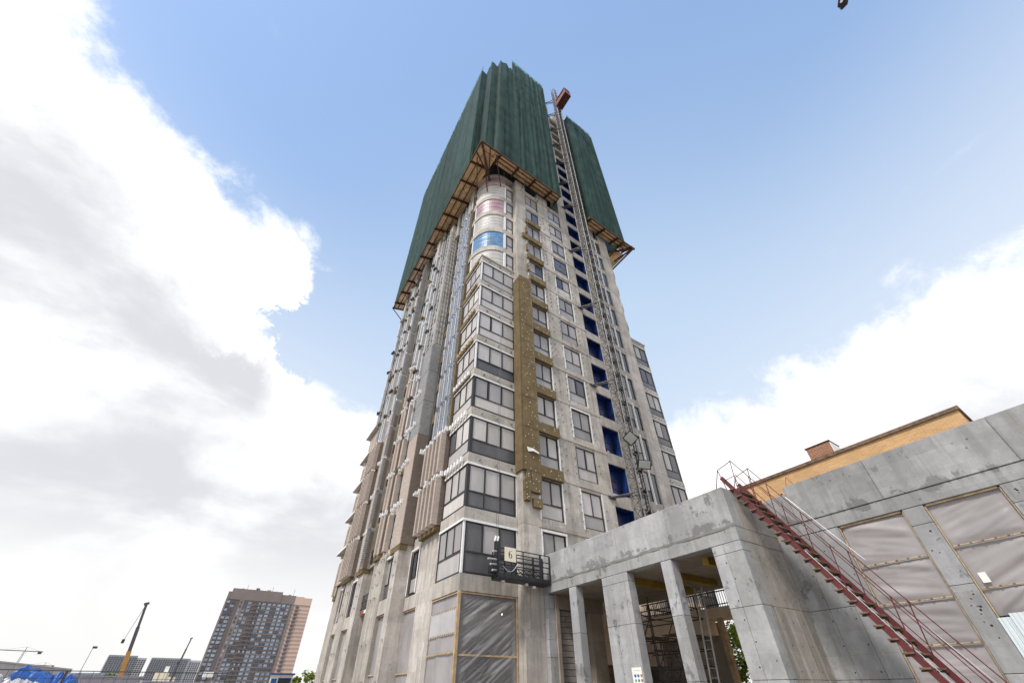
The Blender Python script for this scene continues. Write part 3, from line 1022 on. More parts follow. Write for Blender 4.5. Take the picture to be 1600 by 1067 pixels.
crumple(T, 'polythene_sheet', 'R', YC + 0.12, XC + 0.1, 12.2, 0.05, 5.41, 'poly', 0.17, 1, 0.045, 34)
crumple(T, 'polythene_sheet', 'R', YC + 0.20, XC + 0.1, 12.2, 3.62, 4.65, 'poly_band', 0.05, 4, 0.08, 30)
crumple(T, 'polythene_sheet', 'L', XC + 0.12, 18.1, 21.1, 0.05, 5.41, 'poly_milky', 0.04, 2, 0.08, 80)
crumple(T, 'polythene_sheet', 'L', XC + 0.06, 18.1, 21.05, 3.7, 4.75, 'poly_white', 0.02, 3, 0.12, 20)
B(T, 'timber_post', XC - 0.02, XC + 0.13, YC - 0.02, YC + 0.10, 0.0, 5.415, 'wood', 0.008)
B(T, 'batten', XC + 0.13, 12.2, YC + 0.03, YC + 0.07, 2.88, 2.95, 'wood')
B(T, 'batten', XC + 0.13, 12.2, YC + 0.03, YC + 0.07, 5.33, 5.40, 'wood')
B(T, 'batten', 12.15, 12.22, YC + 0.02, YC + 0.065, 0.0, 5.33, 'wood')
B(T, 'batten', XC + 0.03, XC + 0.06, 18.1, 21.08, 5.33, 5.38, 'wood')
B(T, 'batten', XC + 0.03, XC + 0.06, 18.1, 21.08, 2.98, 3.03, 'wood')
mb = MB()
for z in (4.72, 3.72, 3.0):
    for j in range(14):
        y = 18.2 + j * 0.2
        mb.box(XC + 0.015, XC + 0.05, y, y + 0.09, z, z + 0.05)
stuff(build(mb, 'fixing_blocks', 'wood', T))
B(T, 'back_wall', XC + 1.6, 12.2, 20.6, 20.8, 0.05, 5.4, 'conc_dark')

# ---- face L (seen at a grazing angle): set back near the corner, stepping out beyond y = 25.3
X1, X2 = 8.97, 8.25
# ground floor: piers between polythene bays
for y0, y1, xo in ((21.12, 23.35, 8.95), (25.35, 26.15, 8.12), (27.9, 30.5, 8.16), (33.0, 34.25, 8.12), (36.4, 38.2, 8.16), (39.6, 41.7, 8.14)):
    B(T, 'column', xo, 9.7, y0, y1, 0, 6.15 if xo > 8.5 else 9.25, 'conc_tower', 0.012)
B(T, 'floor_beam', 8.97, 9.65, 21.125, 25.34, 5.45, 6.15, 'conc_tower')
for y0, y1 in ((26.153, 27.897), (34.253, 36.397), (38.203, 39.597)):
    B(T, 'floor_beam', 8.2, 9.65, y0, y1, 5.45, 6.25, 'conc_tower')
for y0, y1, xx in ((23.36, 25.33, 9.12), (26.16, 27.89, 8.42), (34.26, 36.39, 8.42), (38.21, 39.59, 8.42)):
    crumple(T, 'polythene_sheet', 'L', xx, y0, y1, 0.05, 5.44, 'poly_milky', 0.05, y0, 0.10, 70)
    B(T, 'batten', xx - 0.10, xx - 0.06, y0, y1, 2.4, 2.46, 'batten')
    B(T, 'batten', xx - 0.10, xx - 0.06, y0, y1, 5.37, 5.44, 'wood')
# the deep dark slot between 30.5 and 33: side walls and back
B(T, 'slot_side', 8.3, 9.63, 32.9, 32.99, 9.26, 49.5, 'conc_dark')
B(T, 'slot_back', 9.64, 9.74, 30.5, 33.0, 0, 49.5, 'conc_dark')
for k in range(1, NK + 1):
    z0 = wt(k) - 2.42
    mb = MB()
    for z in (0.1, 0.55, 1.0):
        mb.box(8.42, 8.46, 30.52, 32.98, z0 + z, z0 + z + 0.06)
    for j in range(9):
        mb.box(8.42, 8.45, 30.6 + j * 0.28, 30.64 + j * 0.28, z0 + 0.06, z0 + 1.05)
    build(mb, 'guard_rail', 'steel_black', T)
    B(T, 'slot_floor', 8.5, 9.63, 30.5, 33.0, z0 - 0.25, z0 - 0.05, 'conc_dark')
# scaffold ladder in the slot at ground level
mb = MB()
for y in (31.0, 31.5):
    mb.tube((8.5, y, 0), (8.7, y, 5.9), 0.025)
for j in range(19):
    mb.tube((8.5 + 0.01 * j, 31.0, 0.3 * j + 0.2), (8.5 + 0.01 * j, 31.5, 0.3 * j + 0.2), 0.018)
build(mb, 'slot_ladder', 'wood', T)
B(T, 'warning_board', 8.35, 8.4, 30.6, 32.6, 6.05, 6.3, 'red_cage')
B(T, 'warning_board', 8.345, 8.349, 30.9, 31.6, 6.08, 6.28, 'white')
# windows
LW = [(23.95, 25.2, X1 + 0.08), (26.2, 28.4, X2 + 0.08), (34.8, 36.2, X2 + 0.08), (39.0, 41.2, X2 + 0.02)]
for k in range(1, NK + 1):
    z0 = wt(k) - 2.42
    for y0, y1, xx in LW:
        window(xx + 0.14, y0, z0, 'L', y1 - y0, 2.44, 2, 0.36, [rnd.choice(['glass_dark', 'glass_dark', 'film2', 'panel_dark'])],
               [rnd.choice(['panel_dark', 'film2', 'film1'])], 0.06)
        B(T, 'spandrel', xx, 9.7, y0, y1, wt(k) + 0.03, wt(k + 1) - 2.425, 'wool' if k >= 3 else 'conc_tower')
    for y0, y1, xx in ((20.95, 23.94, 9.03), (25.36, 26.19, X2 + 0.02), (28.41, 30.49, X2 + 0.02), (33.0, 34.79, X2 + 0.02), (36.21, 38.99, X2 + 0.02), (41.21, 41.8, X2 + 0.02)):
        B(T, 'wall_panel', xx, 9.7, y0, y1, ((6.16 if xx > 8.6 else 9.26) if k == 1 else wt(k - 1) + 0.12 if (k > 2 or xx > 8.6) else 9.26), wt(k) + 0.115, 'conc_tower') if (k > 1 or xx > 8.6) else None
    if k == 1:
        for y0, y1, xx in LW:
            B(T, 'edge_tape', xx - 0.10, xx - 0.08, y0 - 0.06, y1 + 0.06, wt(1) + 0.04, wt(1) + 0.16, 'cap')
            B(T, 'edge_tape', xx - 0.102, xx - 0.082, y0 - 0.12, y0 - 0.02, 6.25, wt(1) + 0.04, 'cap')
            B(T, 'edge_tape', xx - 0.102, xx - 0.082, y1 + 0.02, y1 + 0.12, 6.25, wt(1) + 0.04, 'cap')
# brackets on the bare concrete near the base
mb = MB()
for y in (25.6, 28.2, 28.8, 29.7, 33.4, 33.9, 36.8, 37.6):
    for z in (2.1, 4.0, 6.6, 7.4, 8.2, 8.9):
        if rnd.random() < 0.7:
            mb.box(7.98, 8.12, y, y + 0.04, z, z + 0.03)
            mb.box(8.09, 8.115, y - 0.04, y + 0.08, z - 0.06, z + 0.09)
stuff(build(mb, 'cladding_brackets', 'rail_grey', T))

# ribbed brick panels already hung
for (ya, yb, krange, xw) in ((21.1, 23.9, (2, 3), 9.025), (36.3, 38.9, (2, 3, 4, 5), X2)):
    for k in krange:
        z0, z1 = wt(k) - 2.65, wt(k) + 0.28
        p = B(T, 'brick_panel', xw - 0.3, xw, ya, yb, z0, z1, 'brick_shaded')  # shade between the ribs is painted into this backing's colour
        n = 5
        for j in range(n):
            y = ya + 0.02 + (yb - ya - 0.26) * j / (n - 1)
            B(p, 'brick_rib', xw - 0.66, xw - 0.302, y, y + 0.22, z0 + 0.004, z1 - 0.004, 'brick')
        B(T, 'insulation_board', xw - 0.28, xw - 0.004, ya + 0.1, yb - 0.1, z0 - 0.25, z0 - 0.004, 'wool')


def plates(x, ya, yb, z, mat='cap', dens=0.32):
    y = ya
    while y < yb:
        d = rnd.uniform(0.06, 0.26)
        h = rnd.uniform(0.10, 0.32)
        B(T, 'hanger_plate', round(x - d, 2), x + 0.1, y, y + 0.13, z + rnd.choice([0, 0.03, 0.06]), z + round(h, 2) + 0.06, mat)
        y += rnd.uniform(dens * 0.8, dens * 1.2)


# brick pilasters, each storey a panel with proud ribs
for (ya, yb, xo, za, zb) in ((25.3, 27.1, 8.08, 9.25, 17.5), (29.3, 30.45, 7.95, 9.5, 27.5), (33.0, 34.7, 7.95, 9.3, 24.0), (41.0, 41.85, 8.0, 8.6, 22.0)):
    z = za
    while z < zb - 0.3:
        if ya < 26:
            p = B(T, 'brick_pilaster', xo, 8.99, ya, yb, z, zb, 'brick')
            B(p, 'shaded_return', xo + 0.03, 8.985, ya - 0.06, ya - 0.002, z + 0.002, zb - 0.002, 'brick_shaded')  # thin side slab whose darker colour stands in for shade
            break
        z1 = min(zb, z + PITCH - 0.02)
        p = B(T, 'brick_pilaster', xo, X2, ya, yb, z, z1 - 0.42, 'brick')
        B(p, 'shaded_return', xo + 0.03, X2, ya - 0.06, ya - 0.002, z + 0.003, z1 - 0.423, 'brick_shaded')  # side face again darkened by a slab in the shade colour
        B(p, 'brick_rib', xo - 0.14, xo - 0.002, ya + 0.45, ya + 0.75, z + 0.003, z1 - 0.423, 'brick')
        plates(xo, ya, yb, z1 - 0.38)
        z = z1 + 0.02
    B(T, 'insulation_board', xo + 0.015, 8.6, ya - 0.03, yb - 0.05, za - 0.35, za - 0.004, 'wool')
for k in (2, 3):
    plates(8.6, 20.9, 24.9, wt(k) + 0.31)
for k in range(2, 6):
    plates(7.9, 36.3, 38.9, wt(k) + 0.31)
    plates(8.1, 26.2, 28.4, wt(k) + 0.2)
# a second brick leaf beside the first window bay
for k in range(2, 7):
    z0, z1 = wt(k) - 2.5, wt(k) + 0.1
    B(T, 'brick_rib', 8.02, X2 + 0.01, 28.45, 28.85, z0, z1, 'brick')
    B(T, 'brick_rib', 8.06, X2 + 0.012, 35.0 - 0.25, 35.0, z0, z1, 'brick')
# pale ribbed cladding above the first pilaster
z = 17.52
while z < 27.0:
    mb = MB()
    mb.box(8.14, 8.98, 25.33, 27.08, z, z + 3.2)
    for j in range(20):
        zz = z + 0.05 + j * 0.158
        mb.box(8.09, 8.14, 25.30, 27.10, zz, zz + 0.085)
        mb.box(8.14, 8.96, 25.28, 25.33, zz, zz + 0.085)
    build(mb, 'ribbed_cladding', 'louvre', T)
    z += 3.24
mb = MB()
for y in (25.3, 26.2, 27.0):
    mb.box(8.10, 8.17, y, y + 0.06, 27.3, 46.5)
for x in (8.35, 8.65, 8.93):
    mb.box(x, x + 0.05, 25.3, 25.35, 27.3, 46.5)
for j in range(26):
    mb.box(8.11, 8.16, 25.3, 27.06, 27.5 + j * 0.74, 27.56 + j * 0.74)
    mb.box(8.17, 8.97, 25.305, 25.345, 27.5 + j * 0.74, 27.56 + j * 0.74)
build(mb, 'sub_frame', 'rail_white', T)
# foil and silver profiles over the ribbed panel bay
for k in range(4, 14):
    z0 = wt(k) - 2.85
    p = B(T, 'foil_panel', 8.86, 9.028, 21.3, 23.6, z0, z0 + 2.95, 'foil')
    for j in range(6):
        y = 21.25 + j * 0.42
        B(p, 'profile', 8.66 - (j % 2) * 0.05, 8.857, y, y + 0.12, z0 + rnd.choice([0, 0.08, 0.15]), z0 + 2.9, 'rail_white' if j % 2 else 'foil')
    B(T, 'insulation_board', 8.84, 9.02, 23.62, 23.93, z0 - 0.2, z0 + 3.0, 'wool')
    B(T, 'insulation_board', 8.80, 9.02, 20.98, 21.22, z0 - 0.2, z0 + 3.0, 'wool')
# bright boxes and downpipes in broken lengths
for y0, wdt, xo, za, zb, mt in ((27.5, 0.22, 8.05, 18.0, 49, 'rail_white'), (28.5, 0.30, 7.98, 19.8, 49, 'rail_white'), (29.35, 0.32, 7.9, 27.8, 49, 'rail_white'),
                                (30.1, 0.26, 7.95, 27.8, 49, 'rail_grey'), (33.0, 0.20, 7.72, 9.5, 49, 'louvre'), (33.5, 0.3, 7.9, 24.3, 49, 'rail_white'),
                                (34.3, 0.28, 7.9, 24.3, 49, 'rail_white'), (35.3, 0.16, 8.1, 22.3, 49, 'rail_grey'), (36.5, 0.3, 7.9, 22.3, 49, 'rail_white'),
                                (37.5, 0.3, 7.9, 22.3, 49, 'rail_white'), (38.5, 0.26, 7.9, 22.3, 49, 'rail_grey'), (41.1, 0.4, 8.0, 22.3, 48, 'rail_white')):
    z = za
    while z < zb:
        z1 = min(zb, z + PITCH - rnd.choice([0.2, 0.3, 0.45]))
        if mt == 'louvre':
            mb = MB()
            mb.box(xo + 0.05, X2, y0, y0 + wdt, z, z1)
            zz = z
            while zz < z1 - 0.1:
                mb.box(xo, xo + 0.05, y0 - 0.02, y0 + wdt + 0.02, zz, zz + 0.07)
                mb.box(xo + 0.05, X2 - 0.02, y0 - 0.04, y0, zz, zz + 0.07)
                zz += 0.15
            build(mb, 'louvre_box', mt, T)
        else:
            B(T, 'metal_profile', xo + rnd.choice([0, 0.03, -0.04]), X2 + 0.015, y0, y0 + wdt, z, round(z1, 1), mt)
            if rnd.random() < 0.8:
                plates(xo, y0 - 0.1, y0 + 0.4, z1 + 0.05, rnd.choice(['cap', 'steel', 'wool']), 0.2)
        z += PITCH
# projecting slab ends at the far corner
for k in range(2, 7):
    B(T, 'slab_end', 7.55, 8.9, 38.9, 42.4, wt(k) + 0.22, wt(k) + 0.46, 'conc_slab', 0.01)
    B(T, 'drip_tape', 7.52, 7.548, 38.9, 42.4, wt(k) + 0.24, wt(k) + 0.44, 'cap')
    B(T, 'brick_panel', 7.95, X2 - 0.01, 39.0, 41.8, wt(k) - 2.6, wt(k) + 0.1, 'brick')
# bare concrete under the canopy
for y0, y1 in ((20.98, 21.9), (24.6, 25.25)):
    B(T, 'bare_pier', 8.72, 9.02, y0, y1, 45.0, 49.7, 'conc_tower', 0.01)
for y0, y1 in ((28.45, 29.3), (33.05, 33.9), (36.6, 37.5), (40.2, 41.2)):
    B(T, 'bare_pier', 7.95, X2 + 0.01, y0, y1, 44.6, 49.7, 'conc_tower', 0.01)
# ------------------------------------------------------------------ protective canopy round the tower at mid height
can = thing('protective_canopy', (8.9, 17.4, 49.6), 'timber-decked catch canopy on rusty steel beams beneath the green netting', 'canopy')
ZR, ZW = 49.55, 50.35      # rim and wall heights


def canopy_run(face, u0, u1, cin, cout, inner_u0=None):
    """boards laid along the run, beams across it; face 'L' runs along y, 'R' along x"""
    def P(u, t, dz=0.0):
        c = cin + (cout - cin) * t
        z = ZW + (ZR - ZW) * t + dz
        return (c, u, z) if face == 'L' else (u, c, z)
    nrow = 5
    u = u0
    while u < u1 - 0.05:
        e = min(u + 2.4, u1)
        for j in range(nrow):
            t0, t1 = j / nrow + 0.006, (j + 1) / nrow - 0.006
            dz = rnd.uniform(0.0, 0.03)
            mb = MB()
            a, b, c, d = P(u + 0.01, t0, dz), P(e - 0.01, t0, dz), P(e - 0.01, t1, dz), P(u + 0.01, t1, dz)
            mb.v = [a, b, c, d] + [(q[0], q[1], q[2] + 0.05) for q in (a, b, c, d)]
            mb.f = [(0, 3, 2, 1), (4, 5, 6, 7), (0, 1, 5, 4), (1, 2, 6, 5), (2, 3, 7, 6), (3, 0, 4, 7)]
            build(mb, 'deck_board', 'deck', can)
        u = e
    u = u0 + 0.3
    while u <= u1:
        mb = MB()
        mb.bar(P(u, -0.05, -0.17), P(u, 1.08, -0.17), 0.17, 0.26)
        build(mb, 'cross_beam', 'rust', can)
        u += 2.4
    for t in (0.33, 0.68, 1.0):
        mb = MB()
        mb.bar(P(u0, t, -0.05 if t < 1 else -0.10), P(u1, t, -0.05 if t < 1 else -0.10), 0.09 if t < 1 else 0.12, 0.09 if t < 1 else 0.2)
        build(mb, 'edge_beam' if t == 1 else 'stringer_beam', 'rust', can)


canopy_run('L', 18.05, 43.6, 9.0, 6.8)
canopy_run('R', 9.0, 17.9, 17.42, 15.9)
canopy_run('R', 22.55, 30.4, 17.42, 15.9)
# the square corner: boards and the fan of struts
for j in range(6):
    a = 15.9 + 2.15 * j / 6
    mb = MB()
    z = ZR + 0.03 + 0.02 * (j % 2)
    mb.box(6.82, 8.98, a + 0.01, a + 2.15 / 6 - 0.01, z, z + 0.05)
    build(mb, 'deck_board', 'deck', can)
for p, q, w in (((6.8, 15.9, 49.42), (9.6, 18.9, 49.1), 0.22), ((6.8, 15.9, 49.42), (9.0, 15.9, 49.42), 0.16), ((6.8, 15.9, 49.42), (6.8, 18.05, 49.42), 0.16),
                ((7.9, 15.9, 49.4), (9.3, 18.6, 49.3), 0.12), ((6.8, 17.1, 49.4), (9.3, 18.6, 49.3), 0.12),
                ((7.4, 16.5, 49.3), (9.4, 18.9, 46.3), 0.12), ((7.2, 17.6, 49.4), (9.0, 20.6, 46.3), 0.10), ((8.8, 16.2, 49.4), (10.6, 18.0, 47.2), 0.10)):
    mb = MB()
    mb.bar(p, q, w, w * 1.2)
    build(mb, 'corner_strut', 'rust', can)
# far ends
for p, q, w in (((30.6, 15.8, 49.35), (27.6, 18.4, 49.3), 0.22), ((30.5, 15.8, 49.5), (29.4, 18.6, 48.9), 0.16), ((29.0, 16.0, 49.4), (27.6, 18.0, 48.6), 0.12),
                ((30.5, 15.85, 49.5), (30.5, 22.0, 49.5), 0.16),
                ((6.7, 43.7, 49.5), (9.2, 42.6, 49.2), 0.18), ((6.7, 43.7, 49.5), (8.8, 43.2, 46.8), 0.10)):
    mb = MB()
    mb.bar(p, q, w, w)
    build(mb, 'corner_strut', 'rust', can)
for j in range(3):
    mb = MB()
    mb.box(28.6 + 0.63 * j, 29.21 + 0.63 * j, 17.45, 24, 49.78, 49.83)
    build(mb, 'deck_board', 'deck', can)
# thin props from canopy to wall
for u in (13.2, 15.6, 17.3):
    mb = MB()
    mb.tube((u, 16.2, 49.4), (u - 0.3, 17.4, 47.9), 0.035)
    build(mb, 'prop', 'steel', can)
for u in (21.5, 26.2, 30.8, 35.5, 40.2):
    mb = MB()
    mb.tube((7.4, u, 49.5), (8.95, u + 0.2, 47.6), 0.035)
    build(mb, 'prop', 'steel', can)


# ------------------------------------------------------------------ debris netting
def net(parent, name, pts, zb, tops, mat, seed, amp=0.16, du=0.33, dz=0.42, scal=0.30):
    mb = MB()
    cols = []
    for i in range(len(pts) - 1):
        a, b = Vector((*pts[i], 0)), Vector((*pts[i + 1], 0))
        n = max(1, int((b - a).length / du))
        nrm = Vector(((b - a).y, -(b - a).x, 0)).normalized()
        t0, t1 = tops[i]
        for j in range(n + (1 if i == len(pts) - 2 else 0)):
            f = j / n
            p = a.lerp(b, f)
            cols.append((p, nrm, t0 + (t1 - t0) * f, min(1.0, 3 * min(f, 1 - f) + 0.25)))
    nz = int((max(max(t) for t in tops) - zb) / dz)
    s = 0.0
    for ci, (p, nrm, top, e) in enumerate(cols):
        if ci:
            s += (p - cols[ci - 1][0]).length
        for k in range(nz + 1):
            z = zb + (top - zb) * k / nz
            fl = (z - 49.5) / PITCH
            sc = abs(math.sin(math.pi * fl)) ** 0.6
            fold = mnoise.noise(Vector((s * 3.0 + seed, z * 0.035, seed)))
            fine = mnoise.noise(Vector((s * 2.6, z * 0.9 + seed, 3.1)))
            diag = abs(mnoise.noise(Vector(((s + z) * 0.8, (s - z) * 0.22, seed + 9))))
            d = (0.70 * fold + 0.15 * fine + 0.22 * diag + scal * sc * (0.6 + fold)) * amp * e
            if k == 0:
                d *= 0.2
            q = p + nrm * d
            mb.v.append((q.x, q.y, z))
    m = nz + 1
    for c in range(len(cols) - 1):
        for k in range(nz):
            a = c * m + k
            mb.f.append((a, a + m, a + m + 1, a + 1))
    return build(mb, name, mat, parent, smooth=True)


def net_run(parent, a, b, zt, seed, width, amp, name='net_sheet', mat='net', zb=49.5, drop=0.9):
    """long runs hang as separate overlapping widths"""
    a, b = Vector(a), Vector(b)
    L = (b - a).length
    n = max(1, round(L / width))
    nr = Vector(((b - a).y, -(b - a).x)).normalized()
    for i in range(n):
        off = nr * (0.03 * (i % 2) + rnd.uniform(0, 0.02))
        p = a.lerp(b, max(0, (i - 0.14) / n)) + off
        q = a.lerp(b, min(1, (i + 1.14) / n)) + off
        t = zt + rnd.uniform(-drop, drop * 0.4)
        net(parent, name, [tuple(p), tuple(q)], zb, [(t, t + rnd.uniform(-0.4, 0.4))], mat, seed + i * 2.7, amp, du=0.16, scal=0.22)


n1 = thing('debris_net', (8.9, 17.4, 49.6), 'dark green debris netting wrapping the near corner and left face of the tower top', 'netting', 'green netting on the tower top')
net_run(n1, (6.8, 43.3), (6.8, 18.25), 85.3, 1.0, 3.0, 0.22)
net(n1, 'net_sheet', [(6.58, 18.34), (7.64, 18.34)], 49.5, [(84.0, 84.0)], 'net', 2.0)
net(n1, 'net_sheet', [(7.6, 18.5), (7.6, 16.55)], 49.5, [(85.5, 85.5)], 'net', 3.0)
net(n1, 'net_sheet', [(7.56, 16.62), (8.76, 16.62)], 49.5, [(85, 85)], 'net', 4.0)
net(n1, 'net_sheet', [(8.7, 16.75), (8.7, 15.9), (11.05, 15.9)], 49.5, [(86, 86), (86, 86)], 'net', 5.0, 0.36)
net_run(n1, (11.0, 15.9), (17.85, 15.9), 90.8, 6.0, 2.3, 0.28, drop=0.5)
net(n1, 'net_sheet', [(17.85, 15.85), (17.85, 17.35)], 49.5, [(90.6, 90.6)], 'net', 7.0)
# raised single layer along the top edges, on poles
net(n1, 'top_net', [(11.02, 15.93), (17.8, 15.93)], 90.4, [(92.2, 92.2)], 'net_top', 8.0, 0.1)
net(n1, 'top_net', [(6.83, 43.2), (6.83, 18.4)], 84.4, [(86.0, 88.2)], 'net_top', 9.0, 0.1)
for u in (11.2, 13.0, 14.9, 16.4, 17.6):
    mb = MB()
    mb.tube((u, 16.1, 86), (u + rnd.uniform(-0.3, 0.3), 16.0, 92.6 + rnd.uniform(-0.6, 1.0)), 0.045)
    build(mb, 'pole', 'steel', n1)
for u in (20, 23.5, 27, 31, 35, 39, 42.5):
    mb = MB()
    mb.tube((7.1, u, 80), (6.95, u, 86.6 + rnd.uniform(0, 1.2)), 0.045)
    build(mb, 'pole', 'steel', n1)
n2 = thing('debris_net', (25.5, 17.4, 49.6), 'narrow dark green debris net right of the hoist mast', 'netting', 'green netting on the tower top')
net(n2, 'net_sheet', [(22.8, 17.3), (22.8, 15.85)], 49.5, [(84.8, 84.8)], 'net', 12.0)
net_run(n2, (22.8, 15.9), (28.75, 15.9), 85.0, 13.0, 2.0, 0.26, drop=0.5)
net(n2, 'net_sheet', [(28.75, 15.85), (28.75, 20.5)], 49.5, [(84.8, 84.8)], 'net', 14.0)
net(n2, 'top_net', [(22.9, 15.93), (28.7, 15.93)], 84.5, [(86.2, 86.2)], 'net_top', 13.0, 0.1)
for u in (23.2, 24.9, 26.6, 28.4):
    mb = MB()
    mb.tube((u, 16.1, 80), (u, 16.0, 86 + rnd.uniform(-0.3, 0.8)), 0.045)
    build(mb, 'pole', 'steel', n2)

# ------------------------------------------------------------------ hoist mast, cage, floodlights
mast = thing('hoist_mast', (21.0, 16.1, 0), 'dark lattice hoist mast tied to the tower face, rising past the blue bays', 'hoist mast')
mx0, mx1, my0, my1 = 20.62, 21.38, 15.75, 16.55
SEC = 1.508


def mast_section():
    mb = MB()
    w2, d2 = (mx1 - mx0) / 2, (my1 - my0) / 2
    cs = [(-w2, -d2), (w2, -d2), (w2, d2), (-w2, d2)]
    for x, y in cs:
        mb.tube((x, y, 0), (x, y, SEC), 0.045, 6)
    for i in range(4):
        a, b = cs[i], cs[(i + 1) % 4]
        for z in (0.03, SEC / 2):
            mb.bar((*a, z), (*b, z), 0.035)
        mb.bar((*a, 0.05), (*b, SEC / 2), 0.03)
        mb.bar((*b, SEC / 2), (*a, SEC - 0.02), 0.03)
    mb.bar((w2 + 0.05, -d2, 0), (w2 + 0.05, -d2, SEC), 0.06)
    return mb.mesh('mast_section', 'mast_steel')


sec = mast_section()
z = 0.0
while z < 96:
    link('mast_section', sec, mast, (21.0, 16.15, z))
    z += SEC
# wall ties
k = 2
while wt(k) < 92:
    zt = wt(k) + 0.25
    mb = MB()
    mb.bar((20.65, 15.9, zt), (19.45, YM - 0.05, zt - 0.15), 0.07)
    mb.bar((20.65, 16.5, zt), (19.45, YM - 0.05, zt - 0.15), 0.07)
    mb.bar((21.35, 16.0, zt), (19.75, YM - 0.05, zt - 0.15), 0.06)
    mb.bar((21.35, 16.2, zt), (22.2, YM - 0.05, zt + 0.05), 0.07)
    mb.bar((21.35, 16.5, zt + 0.1), (22.9, YM - 0.3, zt + 0.4), 0.05)
    mb.box(19.3, 19.95, YM - 0.11, YM - 0.03, zt - 0.24, zt - 0.06)
    for j in range(4):
        f0, f1 = j / 4, (j + 1) / 4
        a = Vector((20.65, 15.9, zt)).lerp(Vector((19.45, YM - 0.05, zt - 0.15)), f0)
        b = Vector((20.65, 16.5, zt)).lerp(Vector((19.45, YM - 0.05, zt - 0.15)), f1)
        mb.bar(a, b, 0.035)
    build(mb, 'wall_tie', 'steel', mast)
    k += 3 if k < 12 else 2
# cable run, rack and a pale pipe beside the mast
mb = MB()
mb.tube((21.55, 15.95, 0), (21.55, 15.95, 94), 0.06)
mb.tube((21.75, 16.3, 0), (21.75, 16.3, 90), 0.045)
build(mb, 'cable_run', 'steel_black', mast)
mb = MB()
for j in range(60):
    z = 5 + j * 1.5
    mb.box(21.35, 21.85, 15.9, 16.4, z, z + 0.06)
build(mb, 'cable_clamps', 'steel_black', mast)
mb = MB()
mb.tube((22.5, 16.9, 5), (22.5, 16.9, 49), 0.05)
build(mb, 'pale_pipe', 'steel_pale', mast)
# rear ladder lattice
mb = MB()
for x in (21.95, 22.35):
    mb.tube((x, 16.5, 0), (x, 16.5, 88), 0.04)
for j in range(170):
    mb.bar((21.95, 16.5, 4 + j * 0.5), (22.35, 16.5, 4 + j * 0.5), 0.035)
    if j % 2:
        mb.bar((21.95, 16.5, 4 + j * 0.5), (22.35, 16.5, 4.5 + j * 0.5), 0.03)
build(mb, 'ladder_frame', 'steel', mast)

cage = thing('hoist_cage', (20.9, 14.2, 85.4), 'red hoist cage parked at the top of the lattice mast', 'hoist cage')
cx0, cx1, cy0, cy1, cz0, cz1 = 20.35, 21.6, 13.2, 15.6, 85.4, 87.7
mb = MB()
for x in (cx0, cx1):
    for y in (cy0, cy1):
        mb.box(x - 0.06, x + 0.06, y - 0.06, y + 0.06, cz0, cz1)
for z in (cz0, cz1):
    for y in [cy0 + (cy1 - cy0) * i / 3 for i in range(4)]:
        mb.bar((cx0, y, z), (cx1, y, z), 0.10)
    for x in (cx0, (cx0 + cx1) / 2, cx1):
        mb.bar((x, cy0, z), (x, cy1, z), 0.10)
build(mb, 'cage_frame', 'red_cage', cage)
B(cage, 'floor_plate', cx0 + 0.06, cx1 - 0.06, cy0 + 0.06, cy1 - 0.06, cz0 + 0.06, cz0 + 0.1, 'rust')
for x in (cx0, cx1):
    B(cage, 'side_wall', x - 0.02, x + 0.02, cy0 + 0.06, cy1 - 0.06, cz0 + 0.12, cz0 + 1.5, 'red_cage')
    mb = MB()
    for j in range(9):
        y = cy0 + 0.2 + j * 0.3
        mb.box(x - 0.015, x + 0.015, y, y + 0.04, cz0 + 1.5, cz1 - 0.05)
    build(mb, 'mesh_bars', 'red_cage', cage)
for y in (cy0, cy1):
    B(cage, 'end_gate', cx0 + 0.07, cx1 - 0.07, y - 0.02, y + 0.02, cz0 + 0.12, cz0 + 1.6, 'red_cage')
B(cage, 'roof_plate', cx0 - 0.05, cx1 + 0.05, cy0 - 0.05, cy1 + 0.05, cz1 + 0.05, cz1 + 0.12, 'red_cage')
B(cage, 'drive_unit', 20.4, 21.3, 15.0, 15.6, cz1 + 0.13, cz1 + 1.2, 'steel')

for (lx, ly, lz, rot, lab) in ((20.45, 15.45, 16.1, (38, 45, -38), 'square floodlight turned on its corner, upper one on the hoist mast'),
                               (21.35, 15.45, 14.25, (34, 4, -30), 'rectangular floodlight facing out, lower one on the hoist mast')):
    fl = thing('floodlight', (lx, ly, lz), lab, 'floodlight', 'floodlights on the hoist mast')
    fl.rotation_euler = (Matrix.Rotation(R(rot[2]), 3, 'Z') @ Matrix.Rotation(R(rot[0]), 3, 'X') @ Matrix.Rotation(R(rot[1]), 3, 'Y')).to_euler()
    s = 0.42 if lz > 15 else 0.48
    h = 0.40 if lz > 15 else 0.32
    for nm, mt, bx in (('housing', 'steel_black', (-s, s, 0.0, 0.14, -h, h)), ('lens', 'lamp_glass', (-s * 0.84, s * 0.84, -0.03, -0.002, -h * 0.82, h * 0.82))):
        mb = MB()
        mb.cbox(*bx, 0.012)
        o = bpy.data.objects.new(nm, mb.mesh(nm, mt))
        COL.objects.link(o)
        o.parent = fl
    mb = MB()
    mb.box(-s - 0.04, -s, 0.02, 0.10, -0.1, 0.1)
    mb.box(s, s + 0.04, 0.02, 0.10, -0.1, 0.1)
    mb.box(-s - 0.04, s + 0.04, 0.141, 0.25, -0.05, 0.05)
    o = bpy.data.objects.new('bracket', mb.mesh('bracket', 'steel_black'))
    COL.objects.link(o)
    o.parent = fl

